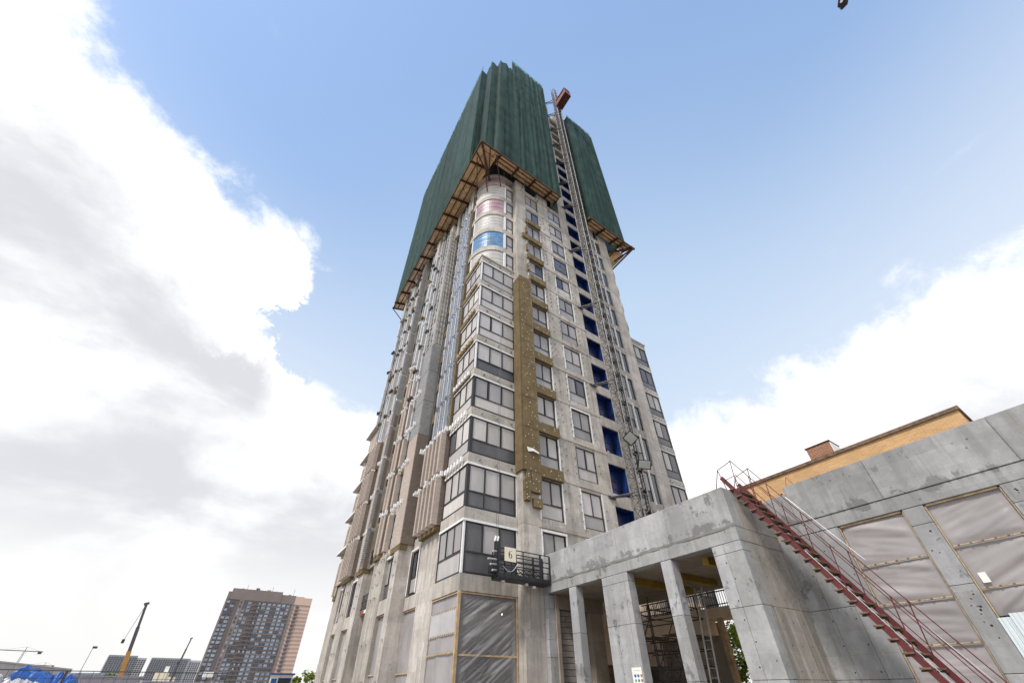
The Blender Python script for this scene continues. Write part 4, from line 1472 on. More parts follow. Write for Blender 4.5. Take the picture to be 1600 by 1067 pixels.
# ------------------------------------------------------------------ suspended cradle with the number 6
cr = thing('suspended_cradle', (11.8, 17.1, 5.8), 'black suspended work cradle with a cream board reading 6', 'work cradle')
X0, X1, Y0, Y1, Z0 = 10.25, 13.36, 16.72, 17.33, 5.86
B(cr, 'deck', X0, X1, Y0, Y1, Z0, Z0 + 0.06, 'steel_black')
B(cr, 'toe_board', X0, X1, Y0 - 0.02, Y0 + 0.002, Z0 + 0.061, Z0 + 0.24, 'steel_black')
B(cr, 'toe_board', X0, X1, Y1 - 0.002, Y1 + 0.02, Z0 + 0.061, Z0 + 0.24, 'steel_black')
for y in (Y0, Y1):
    for z in (0.52, 0.80, 1.04, 1.38):
        mb = MB()
        mb.bar((X0, y, Z0 + z), (X1, y, Z0 + z), 0.04)
        build(mb, 'rail', 'steel_black', cr)
    for x in (X0 + 0.04, 11.0, 11.7, 12.75, X1 - 0.03):
        mb = MB()
        w = 0.09 if x == 12.75 else 0.045
        mb.box(x - w / 2, x + w / 2, y - 0.025, y + 0.025, Z0 + 0.06, Z0 + 1.40)
        build(mb, 'post', 'steel_black', cr)
    mb = MB()
    for x in (11.0, 11.35, 11.7, 12.05, 12.4):
        mb.bar((x, y, Z0 + 0.24), (x + 0.35, y, Z0 + 0.52), 0.025)
        mb.bar((x + 0.35, y, Z0 + 0.24), (x, y, Z0 + 0.52), 0.025)
    build(mb, 'lattice', 'steel_black', cr)
# hoist at the left end
B(cr, 'hoist_post', X0 - 0.02, X0 + 0.16, Y0 + 0.18, Y0 + 0.40, Z0 + 0.07, Z0 + 1.75, 'steel_black', 0.01)
h = B(cr, 'hoist_motor', X0 - 0.30, X0 - 0.03, Y0 + 0.08, Y0 + 0.5, Z0 + 0.25, Z0 + 0.62, 'steel_black', 0.03)
mb = MB()
for z, l in ((0.30, 0.30), (0.55, 0.42), (0.78, 0.55), (1.15, 0.30)):
    mb.tube((X0 - 0.05, Y0 + 0.1, Z0 + z + 0.06), (X0 - 0.05 - l, Y0 - 0.05, Z0 + z), 0.045, 8)
build(mb, 'levers', 'steel_pale', cr)
mb = MB()
for x in (X0 - 0.05, X0 + 0.1):
    mb.tube((x, Y0 + 0.28, Z0 + 1.75), (x + 0.06, Y0 + 0.28, Z0 + 2.0), 0.05, 8)
build(mb, 'rope_clamps', 'white', cr)
mb = MB()
for x, y in ((X0 + 0.02, 17.0), (X0 + 0.12, 17.0), (X1 - 0.1, 17.0)):
    mb.tube((x, y, Z0 + 1.2), (x + 0.0, 16.85, 49.4), 0.010, 5)
build(mb, 'suspension_ropes', 'steel', cr)
mb = MB()      # slack cable
pr = None
for i in range(15):
    t = i / 14
    q = (X0 + 0.25 + 0.85 * t, Y0 - 0.05, Z0 + 0.55 - 0.32 * math.sin(math.pi * t) + 0.22 * t)
    if pr:
        mb.tube(pr, q, 0.016, 5)
    pr = q
build(mb, 'slack_cable', 'steel_pale', cr)
for x, z in ((X0 + 0.3, -0.14), (12.35, -0.22), (11.9, -0.14)):
    B(cr, 'rope_weight', x, x + 0.16, Y0 + 0.1, Y0 + 0.26, Z0 + z, Z0 + z + 0.13, 'steel_pale', 0.02)
sg = B(cr, 'number_board', 10.58, 11.24, Y0 - 0.05, Y0 - 0.03, 6.66, 7.32, 'cream')


def digit_six(cx, cz, hgt, y):
    """serif figure: heavy-sided bowl, tapering stroke with a ball end"""
    mb = MB()
    n = 28
    ox, oz = 0.27 * hgt, 0.31 * hgt
    ix, iz = 0.125 * hgt, 0.265 * hgt
    c = (cx, cz - 0.19 * hgt)
    for i in range(n):
        a, b = 2 * math.pi * i / n, 2 * math.pi * (i + 1) / n
        mb.poly([(c[0] + ox * math.cos(a), y, c[1] + oz * math.sin(a)), (c[0] + ox * math.cos(b), y, c[1] + oz * math.sin(b)),
                 (c[0] + ix * math.cos(b), y, c[1] + iz * math.sin(b)), (c[0] + ix * math.cos(a), y, c[1] + iz * math.sin(a))])
    L = []
    for i in range(13):
        t = i / 12
        a = math.pi * (1.0 - 0.56 * t)
        px = c[0] + (0.20 + 0.24 * t) * hgt * math.cos(a) * 1.0 + 0.06 * hgt * t
        pz = c[1] + (0.02 + 0.66 * math.sin(math.pi / 2 * t)) * hgt
        w = (0.075 * (1 - t) ** 0.8 + 0.018) * hgt
        L.append((px, pz, w))
    for i in range(12):
        (x0, z0, w0), (x1, z1, w1) = L[i], L[i + 1]
        mb.poly([(x0 - w0, y - 0.001, z0), (x0 + w0, y - 0.001, z0), (x1 + w1, y - 0.001, z1 - 0.1 * w1), (x1 - w1, y - 0.001, z1)])
    ex, ez = L[-1][0] + 0.05 * hgt, L[-1][1] - 0.03 * hgt
    mb.poly([(ex + 0.05 * hgt * math.cos(2 * math.pi * q / 12), y - 0.002, ez + 0.05 * hgt * math.sin(2 * math.pi * q / 12)) for q in range(12)])
    return mb


build(digit_six(10.91, 6.99, 0.36, Y0 - 0.054), 'figure_six', 'black', sg)

# ------------------------------------------------------------------ podium
pod = thing('podium', (13.4, 12.0, 0), 'bare concrete podium with tall square columns and deep patched parapet', 'building')
PX = 13.4
ZB, ZP = 5.56, 7.4
WXP = 16.2 - 0.001


def lifts(parent, x0, x1, y0, y1, splits, mat, vsplit=None, name='column'):
    """concrete cast in lifts: a fine open joint between pours"""
    for i in range(len(splits) - 1):
        a, b = splits[i], splits[i + 1]
        g = 0.008
        if vsplit:
            B(parent, name, x0, x1, y0, vsplit - 0.005, a, b - g, mat, 0.012)
            B(parent, name, x0 + 0.006, x1, vsplit + 0.005, y1, a, b - g, mat, 0.012)
        else:
            B(parent, name, x0, x1, y0, y1, a, b - g, mat, 0.012)
        if i:
            B(parent, 'joint', x0 + 0.03, x1 - 0.03, y0 + 0.03, y1 - 0.03, a - g - 0.02, a + 0.02, 'mortar')


SP = [0, 1.85, 3.67, 5.25, ZB - 0.003]
lifts(pod, PX, PX + 0.45, 6.77, 7.82, SP, 'conc_pod', 7.38)
lifts(pod, PX + 0.01, PX + 0.42, 9.54, 10.02, [0, 1.85, 3.72, ZB - 0.003], 'conc_pod')
lifts(pod, PX, PX + 0.42, 11.75, 13.23, [0, 1.85, 3.70, 5.22, ZB - 0.003], 'conc_pod', 12.72)
lifts(pod, PX + 0.01, PX + 0.42, 14.94, 15.44, [0, 1.85, 3.68, ZB - 0.003], 'conc_pod')
lifts(pod, PX - 0.02, PX + 0.42, 17.1, 17.395, [0, 2.9, 3.6, 4.9, ZB - 0.003], 'conc_pod')
# parapet beam: lower drop beam, upper upstand with a rough construction joint between
B(pod, 'drop_beam', PX, PX + 0.45, 6.77, 17.39, ZB, 6.02, 'conc_pod', 0.012)
mb = MB()
ys = [6.775 + (17.38 - 6.775) * i / 90 for i in range(91)]
for i, y in enumerate(ys):
    j = 0.022 * mnoise.noise(Vector((y * 3.1, 0.3, 1))) + 0.01
    mb.v += [(PX - 0.004 - j, y, 5.99 + 0.02 * mnoise.noise(Vector((y * 5, 1, 1)))), (PX - 0.004 - j * 0.4, y, 6.09 + 0.07 * mnoise.noise(Vector((y * 2.3, 5, 1)))),
             (PX + 0.05, y, 6.06), (PX + 0.05, y, 5.99)]
for i in range(90):
    a = 4 * i
    for q in range(4):
        mb.f.append((a + q, a + 4 + q, a + 4 + (q + 1) % 4, a + (q + 1) % 4))
build(mb, 'construction_joint', concrete('rough_joint', (0.21, 0.205, 0.20), 0.6, 3.0, 0.2), pod)
ups = [6.772, 9.4, 12.1, 14.8, 17.385]
for i in range(4):
    B(pod, 'parapet', PX + 0.003 * (i % 2), PX + 0.44, ups[i], ups[i + 1] - 0.006, 6.03, ZP, 'conc_pod', 0.012)
# end wall towards the stairs
for (x0, x1, z0, z1) in ((PX + 0.455, 16.2, 5.57, 6.02), (PX + 0.445, 16.2, 6.03, ZP)):
    B(pod, 'end_beam', x0, x1, 6.772, 7.15, z0, z1, 'conc_side', 0.012)
xs = [PX + 0.455, 14.12, 14.62, 15.25, 15.72, 16.2]
zs = [0, 1.85, 3.67, 5.56]
for i in range(5):
    for j in range(3):
        B(pod, 'end_wall', xs[i] + 0.004, xs[i + 1] - 0.004, 6.775 + 0.004 * ((i + j) % 2), 7.1, zs[j] + 0.004, zs[j + 1] - 0.004, 'conc_side', 0.006)
B(pod, 'joint_backing', PX + 0.46, 16.19, 6.80, 7.05, 0, 5.55, 'mortar')
mb = MB()


def tie(x, y, z, face, r=0.022):
    q = [(r * math.cos(2 * math.pi * i / 8), r * math.sin(2 * math.pi * i / 8)) for i in range(8)]
    mb.poly([(x, y - a, z + b) for a, b in q] if face == 'L' else [(x + a, y, z + b) for a, b in q])


for y in (7.38, 12.72):
    for i in range(9):
        tie(PX - 0.0025, y + rnd.choice([-0.06, 0.07]), 0.5 + i * 0.56 + rnd.uniform(-0.05, 0.05), 'L')
for x in (14.3, 14.9, 15.5):
    for i in range(8):
        tie(x, 6.772, 0.8 + i * 0.62, 'R')
for y in (5.45, 6.1):
    for i in range(8):
        tie(WXP, y + 0.1, 0.7 + i * 0.66, 'L')
for y in (2.86, 0.7):
    for i in range(14):
        tie(WXP, y + rnd.uniform(-0.16, 0.16), rnd.uniform(2, 5.8), 'L', rnd.uniform(0.012, 0.028))
stuff(build(mb, 'tie_holes', 'black', pod))
# roof slab and ceiling
B(pod, 'roof_slab', PX + 0.46, 19.9, 7.16, 17.38, ZB + 0.004, 5.95, 'conc_dark')
for (x0, x1, y0, y1) in ((14.6, 18.6, 12.35, 12.6), (14.3, 19.2, 8.6, 8.85), (14.6, 18.0, 10.7, 10.9)):
    B(pod, 'formwork_beam', x0, x1, y0, y1, ZB - 0.26, ZB - 0.003, 'yellow')
# inside: rear wall of blocks, piers, beige wall
B(pod, 'rear_pier', 13.83, 14.02, 17.0, 17.38, 0, ZB, 'conc_dark')
bw = B(pod, 'block_wall', 14.03, 15.45, 17.30, 17.38, 0, 4.9, 'mortar')
for i in range(20):
    zz = i * 0.245
    x = 14.03 - (0.28 if i % 2 else 0.0)
    while x < 15.44:
        a, b = max(x, 14.03), min(x + 0.56, 15.44)
        if b - a > 0.06:
            B(bw, 'block', round(a, 2) + 0.008, round(b, 2) - 0.008, 17.22 + rnd.choice([0, 0.008, 0.015]), 17.31, zz + 0.012, zz + 0.235, 'block', 0.006)
        x += 0.56
B(pod, 'rear_lintel', 14.0, 17.1, 17.05, 17.29, 4.92, ZB - 0.004, 'conc_dark')
B(pod, 'rear_pier', 16.1, 16.95, 17.05, 17.39, 0, 4.915, 'conc_dark')
for i in range(4):
    B(pod, 'beige_panel', 16.96 + i * 0.78, 17.73 + i * 0.78, 17.28, 17.36, 2.7, ZB - 0.004, 'beige')
B(pod, 'rear_door', 16.96, 20.1, 17.3, 17.36, 0.0, 2.69, 'wood_dark')
# light back court seen between the columns
B(pod, 'court_wall', 20.4, 26.5, 17.40 - 0.12, 17.40 - 0.02, 2.7, 6.2, 'beige')
B(pod, 'court_pier', 22.3, 22.8, 17.0, 17.25, 0, 6.2, 'conc_dark')
sl = B(pod, 'rear_slab', 20.0, 21.2, 10.5, 16.9, 4.42, 4.86, 'beige')
B(sl, 'rear_beam', 20.02, 20.5, 12.9, 16.9, 3.75, 4.415, 'beige')
B(pod, 'rear_wall', 21.3, 21.5, 13.1, 17.0, 0, 4.41, 'conc_dark')
B(pod, 'rear_post', 20.05, 20.28, 12.3, 12.52, 0, 4.415, 'wood')
mb = MB()
for i in range(50):
    y = 10.6 + i * 0.125
    mb.box(20.04, 20.06, y, y + 0.025, 4.865, 5.5)
mb.box(20.02, 20.08, 10.5, 16.9, 5.5, 5.55)
mb.box(20.02, 20.08, 10.5, 16.9, 4.95, 4.99)
build(mb, 'balustrade', 'steel_black', pod)

sc = thing('scaffold', (17.0, 14.5, 0), 'dark tube scaffold standing inside the podium behind the columns', 'scaffold')
for x in (16.6, 18.2):
    for y in (12.2, 13.6, 15.0):
        mb = MB()
        mb.tube((x, y, 0), (x, y, 5.2), 0.028, 8)
        build(mb, 'standard', 'steel', sc)
for z in (0.4, 1.0, 1.9, 2.4, 3.0, 3.5, 4.2, 4.6):
    for x in (16.6, 18.2):
        mb = MB()
        mb.tube((x, 12.0, z), (x, 15.2, z), 0.024, 8)
        build(mb, 'ledger', 'steel', sc)
    for y in (12.2, 13.6, 15.0):
        mb = MB()
        mb.tube((16.4, y, z + 0.06), (18.4, y, z + 0.06), 0.024, 8)
        build(mb, 'transom', 'steel', sc)
for a, b in (((16.6, 12.2, 0.4), (16.6, 13.6, 2.4)), ((16.6, 13.6, 2.4), (16.6, 12.2, 4.4)), ((18.2, 15.0, 0.4), (18.2, 13.6, 2.6)), ((16.6, 15.0, 2.4), (16.6, 13.6, 4.4))):
    mb = MB()
    mb.tube(a, b, 0.024, 8)
    build(mb, 'brace', 'steel', sc)
for y0 in (12.25, 12.55, 12.85, 14.1, 14.4):
    B(sc, 'plank', 16.5, 18.3, y0, y0 + 0.27, 3.56, 3.60, 'wood_dark')
lad = thing('ladder', (16.6, 11.3, 0), 'pale aluminium ladder leaning behind the slim column', 'ladder')
mb = MB()
for y in (11.15, 11.5):
    mb.bar((16.6, y, 0), (17.4, y, 5.3), 0.06, 0.03)
build(mb, 'stile', 'steel_pale', lad)
for i in range(17):
    f = (i + 0.5) / 17
    mb = MB()
    mb.tube((16.6 + 0.8 * f, 11.15, 5.3 * f), (16.6 + 0.8 * f, 11.5, 5.3 * f), 0.016, 6)
    build(mb, 'rung', 'steel_pale', lad)
tl = thing('hanging_lamp', (14.2, 16.2, 4.9), 'small white tube lamp hanging from the podium ceiling', 'lamp')
mb = MB()
mb.tube((14.25, 15.95, 4.95), (14.22, 15.98, 5.28), 0.05, 10)
build(mb, 'lamp_tube', 'white', tl)
mb = MB()
mb.tube((14.22, 15.98, 5.28), (14.3, 15.9, ZB), 0.012, 6)
build(mb, 'cord', 'steel', tl)
# safety notice on the wide column
sn = thing('safety_notice', (13.38, 12.0, 1.9), 'white safety notice with six coloured pictograms on the wide column', 'sign')
p = B(sn, 'plate', 13.385, 13.397, 11.82, 12.28, 1.85, 2.32, 'white')
cols = [('mark_blue', (0.02, 0.06, 0.25)), ('mark_navy', (0.03, 0.12, 0.40)), ('mark_orange', (0.45, 0.20, 0.06)),
        ('mark_grey', (0.22, 0.30, 0.30)), ('mark_green', (0.03, 0.22, 0.14)), ('mark_red', (0.32, 0.12, 0.09))]
for i, (nm, c) in enumerate(cols):
    M[nm] = plain(nm, c, 0.5)
    y = 12.20 - (i % 3) * 0.145
    z = 2.06 - (i // 3) * 0.13
    mb = MB()
    if i < 3:
        mb.poly([(13.383, y, z + 0.05), (13.383, y - 0.10, z + 0.05), (13.383, y - 0.10, z - 0.01), (13.383, y - 0.05, z - 0.05), (13.383, y, z - 0.01)])
    else:
        mb.poly([(13.383, y - 0.05 + 0.048 * math.cos(2 * math.pi * q / 14), z + 0.048 * math.sin(2 * math.pi * q / 14)) for q in range(14)])
    build(mb, 'pictogram', nm, p)
B(p, 'heading_line', 13.382, 13.384, 11.9, 12.2, 2.22, 2.235, 'steel_pale')
# lit bulb behind the polythene
M['bulb'] = new_mat('lit_bulb')[0]
bn = M['bulb'].node_tree
pn = [n for n in bn.nodes if n.type == 'BSDF_PRINCIPLED'][0]
pn.inputs['Emission Color'].default_value = (1.0, 0.72, 0.42, 1)
pn.inputs['Emission Strength'].default_value = 14
bm = bmesh.new()
bmesh.ops.create_uvsphere(bm, u_segments=12, v_segments=8, radius=0.06)
me = bpy.data.meshes.new('bulb')
bm.to_mesh(me)
bm.free()
me.materials.append(M['bulb'])
bl = thing('bulb_lamp', (11.75, 18.8, 4.72), 'lit bare bulb glowing behind the polythene at the tower corner', 'lamp')
link('bulb', me, bl, (11.75, 18.8, 4.72))
mb = MB()
mb.tube((11.75, 18.8, 4.78), (11.75, 18.8, 5.4), 0.012)
build(mb, 'cord', 'steel_black', bl)

# ------------------------------------------------------------------ right-hand wing
wing = thing('concrete_wing', (16.2, 2.0, 0), 'low concrete wing whose big openings are sealed with polythene', 'building')
WX = 16.2
for (y0, y1, z1) in ((5.95, 6.77, 7.46), (3.35, 5.944, 7.72), (0.3, 3.344, 7.72), (-3.0, 0.294, 7.72), (-6.0, -3.006, 7.72)):
    B(wing, 'parapet', WX - 0.03, WX + 0.4, y0, y1, 6.37, z1, 'conc_wing', 0.012)
B(wing, 'beam', WX, WX + 0.45, -6, 6.77, 5.95, 6.362, 'conc_wing', 0.012)
B(wing, 'roof_slab', WX + 0.42, 24.5, -6, 6.7, 6.4, 6.7, 'conc_wing')
B(wing, 'back_wall', 20.5, 20.7, -6, 6.7, 0, 6.39, 'conc_dark')
for a, b, sp in ((4.88, 6.77, [0, 1.85, 3.67, 5.94]), (2.61, 3.11, [0, 1.9, 3.83, 5.44, 5.945]), (0.40, 0.97, [0, 1.9, 3.83, 5.44, 5.945]), (-2.2, -1.6, [0, 3.8, 5.945]), (-5, -4.4, [0, 3.8, 5.945])):
    if b - a > 1:
        for c, d in ((4.88, 5.45), (5.455, 6.15), (6.155, 7.0)):
            lifts(wing, WX + 0.002, WX + 0.45, c, d, sp, 'conc_wing', name='wall_panel')
    else:
        lifts(wing, WX + 0.002, WX + 0.45, a, b, sp, 'conc_wing', name='post')
for i, (y0, y1, bats, zb) in enumerate(((3.115, 4.875, (4.66, 3.6, 2.56), 0.05), (0.975, 2.605, (4.75, 3.69), 3.06), (-1.595, 0.395, (4.75, 3.69), 0.05), (-4.395, -2.205, (4.7, 3.6), 0.05))):
    zc = [zb] + sorted(bats) + [5.94]
    for q in range(len(zc) - 1):
        crumple(wing, 'polythene_sheet', 'L', WX + 0.14, y0 + 0.03, y1 - 0.03, zc[q] + 0.01, zc[q + 1], 'poly_milky', 0.055, i * 3 + q * 1.3, 0.05, (150 if i else 178) + q * 6)
    for z in bats:
        B(wing, 'batten', WX + 0.06, WX + 0.10, y0 + 0.05, y1 - 0.05, z - 0.016, z + 0.016, 'batten', 0.005)
        mb = MB()
        for j in range(6):
            y = y0 + 0.2 + j * (y1 - y0 - 0.4) / 5
            mb.box(WX + 0.045, WX + 0.059, y, y + 0.05, z - 0.02, z + 0.02)
        stuff(build(mb, 'fixing_blocks', 'wood_dark', wing))
    B(wing, 'frame_batten', WX + 0.05, WX + 0.11, y0 + 0.004, y0 + 0.032, 0.0, 5.9, 'batten', 0.005)
    B(wing, 'frame_batten', WX + 0.05, WX + 0.11, y1 - 0.032, y1 - 0.004, 0.0, 5.9, 'batten', 0.005)
    B(wing, 'frame_batten', WX + 0.05, WX + 0.11, y0 + 0.05, y1 - 0.05, 5.89, 5.945, 'batten', 0.005)
B(wing, 'paper_notice', WX + 0.035, WX + 0.044, 2.29, 2.44, 3.80, 4.04, 'white')


def corrugated(parent, x, y0, y1, z0, z1, name):
    mb = MB()
    n = int((y1 - y0) / 0.022)
    prof = [0, 0, 0.03, 0.03]
    for i in range(n + 1):
        y = y0 + (y1 - y0) * i / n
        d = prof[i % 4]
        mb.v += [(x - d, y, z0), (x - d, y, z1)]
    for i in range(n):
        mb.f.append((2 * i, 2 * i + 1, 2 * i + 3, 2 * i + 2))
    return build(mb, name, 'corr', parent)


corrugated(wing, WX - 0.01, 1.75, 2.60, 0.0, 3.02, 'profiled_sheet')
corrugated(wing, WX - 0.05, 0.90, 2.36, 0.0, 3.09, 'profiled_sheet')
rb = thing('rebar_triangle', (16.3, 5.6, 7.7), 'thin bent rebar triangle standing on the wing parapet', 'rebar')
mb = MB()
mb.tube((16.3, 5.85, 7.72), (16.3, 5.72, 8.08), 0.008)
mb.tube((16.3, 5.72, 8.08), (16.3, 5.55, 7.72), 0.008)
build(mb, 'rod', 'rust', rb)

# ------------------------------------------------------------------ red site stair
st = thing('site_stair', (14.55, 3.0, 0), 'steep dark red steel stair with plank treads up to the podium roof', 'stair')
SL = 1.93


def sz(y):
    return 7.58 - (6.75 - y) * SL


yb = 6.75 - 7.58 / SL
for x in (14.0, 15.1):
    mb = MB()
    mb.bar((x, 6.95, sz(6.95)), (x, yb, 0.02), 0.055, 0.14, up=(0, 1, 0.5))
    build(mb, 'stringer', 'red', st)
z = 0.3
while z < 7.5:
    y = 6.75 - (7.58 - z) / SL
    o = B(st, 'tread', 13.93, 15.17, y - 0.10, y + 0.12, z - 0.12, z - 0.08, 'wood_dark', 0.005)
    o.rotation_euler = (rnd.uniform(-0.04, 0.04), rnd.uniform(-0.012, 0.012), rnd.uniform(-0.03, 0.03))
    mb = MB()
    mb.box(14.04, 14.09, y - 0.10, y + 0.12, z - 0.165, z - 0.125)
    mb.box(15.01, 15.06, y - 0.10, y + 0.12, z - 0.165, z - 0.125)
    build(mb, 'tread_cleat', 'rust', st)
    z += 0.30
for x in (13.98, 15.12):
    pts = [(x, 2.85, sz(2.85) + 1.55), (x, 6.45, sz(6.45) + 1.55)]
    pts = [(x, 2.75, sz(2.75) + 1.5), (x, 6.40, 8.42)]
    mb = MB()
    mb.tube(pts[0], pts[1], 0.014, 8)
    mb.tube(pts[1], (x, 6.98, 8.28), 0.014, 8)
    mb.tube((x, 6.98, 8.28), (x, 7.35, 7.42), 0.015, 8)
    build(mb, 'handrail', 'red', st)
    mb = MB()
    mb.tube((x, 2.75, sz(2.75) + 0.85), (x, 6.40, 7.85), 0.012, 8)
    mb.tube((x, 6.40, 7.85), (x, 6.98, 7.8), 0.013, 8)
    build(mb, 'mid_rail', 'red', st)
    for y in (2.95, 3.85, 4.6, 5.35, 6.0, 6.42):
        mb = MB()
        f = (y - 2.75) / (6.40 - 2.75)
        top = pts[0][2] + (pts[1][2] - pts[0][2]) * f
        mb.tube((x, y + 0.10, sz(y + 0.10) + 0.02), (x + rnd.uniform(-0.02, 0.02), y, top), 0.014, 8)
        build(mb, 'rail_post', 'red', st)
    mb = MB()
    mb.tube((x, 6.98, 8.28), (x, 6.88, 7.4), 0.015, 8)
    build(mb, 'rail_post', 'red', st)
# bright new tube lengths clipped along the right rail
mb = MB()
mb.tube((15.16, 5.6, 7.0), (15.16, 4.3, 4.62), 0.010, 8)
build(mb, 'spare_tube', 'steel_pale', st)
mb = MB()
mb.tube((15.16, 4.0, 3.3), (15.16, 3.0, 1.5), 0.010, 8)
build(mb, 'spare_tube', 'steel_pale', st)
mb = MB()
mb.tube((14.06, 5.3, 4.95), (14.06, 3.3, 1.15), 0.009, 8)
build(mb, 'spare_tube', 'steel_pale', st)

# ------------------------------------------------------------------ old brick building behind the wing
ob = thing('old_brick_building', (25, 9, 0), 'old orange brick building rising behind the concrete wing', 'building')
B(ob, 'wall', 25.0, 37, 0.95, 11.7, 0, 11.75, 'brick_old')
B(ob, 'roof_edge', 24.90, 37.1, 0.86, 11.8, 11.753, 11.92, 'wood_dark')
for i in range(8):
    y = 1.8 + i * 1.25
    B(ob, 'vent_opening', 24.985, 25.002, y, y + 0.10, 10.55, 10.75, 'black')
ch = B(ob, 'chimney', 25.3, 26.5, 6.05, 7.25, 11.93, 12.75, 'brick_red')
B(ch, 'chimney_cap', 25.25, 26.55, 6.0, 7.3, 12.753, 12.80, 'rust')
B(ch, 'lead_flashing', 25.32, 26.5, 6.01, 6.047, 11.93, 12.7, 'white')
B(ob, 'roof_hatch', 25.4, 26.2, 10.1, 10.5, 11.93, 12.1, 'steel')
# ------------------------------------------------------------------ trees


def tree(name, x, y, h, cw, cz0, n, label, cat='tree', leafs=0.16, seed=0, group=None):
    rr = random.Random(seed)
    t = thing(name, (x, y, 0), label, cat, group)
    mb = MB()
    mb.tube((x, y, 0), (x + 0.1, y, cz0 + 0.4), 0.05 * h * 0.5, 8, 0.03 * h * 0.5)
    tips = []
    for i in range(9):
        a = rr.uniform(0, 6.28)
        q = (x + math.cos(a) * cw * rr.uniform(0.35, 0.8), y + math.sin(a) * cw * rr.uniform(0.35, 0.8), cz0 + (h - cz0) * rr.uniform(0.3, 0.9))
        mb.tube((x + 0.1, y, cz0 + 0.3 * rr.random()), q, 0.02 * h * 0.4, 6, 0.008)
        tips.append(Vector(q))
    build(mb, 'trunk', 'bark', t, base=(x, y, 0))
    cl = []
    for q in tips:
        for _ in range(3):
            cl.append((q + Vector((rr.gauss(0, cw * 0.2), rr.gauss(0, cw * 0.2), rr.gauss(0, h * 0.06))), rr.uniform(0.16, 0.36) * cw))
    mb = MB()
    for i in range(n):
        c, r = rr.choice(cl)
        v = Vector((rr.gauss(0, 1), rr.gauss(0, 1), rr.gauss(0, 1)))
        v = c + v.normalized() * r * rr.random() ** 0.45
        a = Vector((rr.gauss(0, 1), rr.gauss(0, 1), rr.gauss(0, 0.6))).normalized()
        b = a.cross(Vector((rr.gauss(0, 1), rr.gauss(0, 1), rr.gauss(0, 1)))).normalized()
        s = leafs * rr.uniform(0.6, 1.3)
        mb.poly([v - a * s * 0.5, v + b * s * 0.28, v + a * s * 0.5, v - b * s * 0.28])
    stuff(build(mb, 'crown', 'leaf', t, base=(x, y, cz0)))
    return t


tree('court_tree', 33.6, 18.4, 8.0, 3.6, 0.1, 12000, 'bright green leafy tree glimpsed through the podium', seed=3, leafs=0.22)


def polar(azd, D):
    return D * math.sin(R(azd)), D * math.cos(R(azd))


for i, (a, D, hh, lab) in enumerate(((9.6, 75, 3.9, 'green bush beside the blue-trimmed kiosk'), (10.8, 82, 4.2, 'green bush at the foot of the tower, left side'),
                                     (-6.9, 150, 5.6, 'small bright green tree behind the hoarding, left of the orange crane boom'),
                                     (-4.3, 150, 5.8, 'small bright green tree behind the hoarding between two grey blocks'))):
    x, y = polar(a, D)
    tree('distant_tree', x, y, hh, 1.6, 1.0, 1500, lab, leafs=0.35, seed=20 + i, group='small trees along the site edge')


# ------------------------------------------------------------------ distant buildings (local frames turned to face the site)
def LB(parent, name, x0, x1, y0, y1, z0, z1, mat):
    key = ('L', round(x1 - x0, 3), round(y1 - y0, 3), round(z1 - z0, 3), mat)
    if key not in _cache:
        mb = MB()
        mb.box(-(x1 - x0) / 2, (x1 - x0) / 2, -(y1 - y0) / 2, (y1 - y0) / 2, 0, z1 - z0)
        _cache[key] = mb.mesh(name, mat)
    o = bpy.data.objects.new(name, _cache[key])
    COL.objects.link(o)
    o.parent = parent
    o.location = ((x0 + x1) / 2, (y0 + y1) / 2, z0)
    return o


M['bld_brown'] = plain('apartment_brown', (0.135, 0.115, 0.11), 0.8, var=0.12, scale=0.05)
M['bld_mid'] = plain('apartment_taupe', (0.21, 0.175, 0.165), 0.8, var=0.12, scale=0.05)
M['bld_pink'] = plain('apartment_pink_band', (0.55, 0.40, 0.33), 0.8, var=0.05, scale=0.05)
M['bld_tan'] = plain('apartment_tan_band', (0.38, 0.275, 0.225), 0.8, var=0.05, scale=0.05)
M['bld_grey'] = plain('block_grey', (0.30, 0.30, 0.31), 0.8, var=0.1, scale=0.03)
M['bld_pale'] = plain('block_pale', (0.50, 0.49, 0.48), 0.8, var=0.08, scale=0.03)
M['bld_win'] = plain('far_window', (0.075, 0.085, 0.11), 0.25, var=0.4, scale=0.3)
M['bld_sky'] = plain('far_window_pale', (0.24, 0.29, 0.36), 0.3, var=0.4, scale=0.3)

x, y = polar(3.4, 440)
ap = thing('apartment_tower', (x, y, 0), 'tall dark brown apartment tower with a pink banded flank', 'building')
ap.rotation_euler = (0, 0, R(-3.4))
LB(ap, 'wall', -26.5, 26.5, 0, 22, 0, 66.5, 'bld_brown')
LB(ap, 'attic', -24.0, 15.0, -0.3, 21, 66.503, 75.0, 'bld_mid')
LB(ap, 'attic', 15.003, 26.5, 0.02, 21, 66.503, 73.0, 'bld_mid')
LB(ap, 'attic', -26.5, -24.003, 0.6, 21, 66.503, 72.4, 'bld_mid')
LB(ap, 'lift_house', -7, -4, 4, 8, 75.003, 77.2, 'bld_brown')
for xx, w, hh in ((-18, 2.2, 1.2), (2, 3.0, 1.6), (9, 1.6, 1.0), (20, 2.4, 1.4)):
    LB(ap, 'roof_plant', xx, xx + w, 5, 8, 75.003 if xx < 13 else 73.003, (75.003 if xx < 13 else 73.003) + hh, 'bld_grey')
for xx in (-14, 6, 24):
    LB(ap, 'aerial', xx, xx + 0.25, 6, 6.25, 73.01, 79.5, 'steel')
for a, b in ((-26.45, -25.2), (-16.2, -12.4), (24.9, 26.45)):
    LB(ap, 'pilaster', a, b, -0.5, -0.003, 0, 66.4, 'bld_mid')
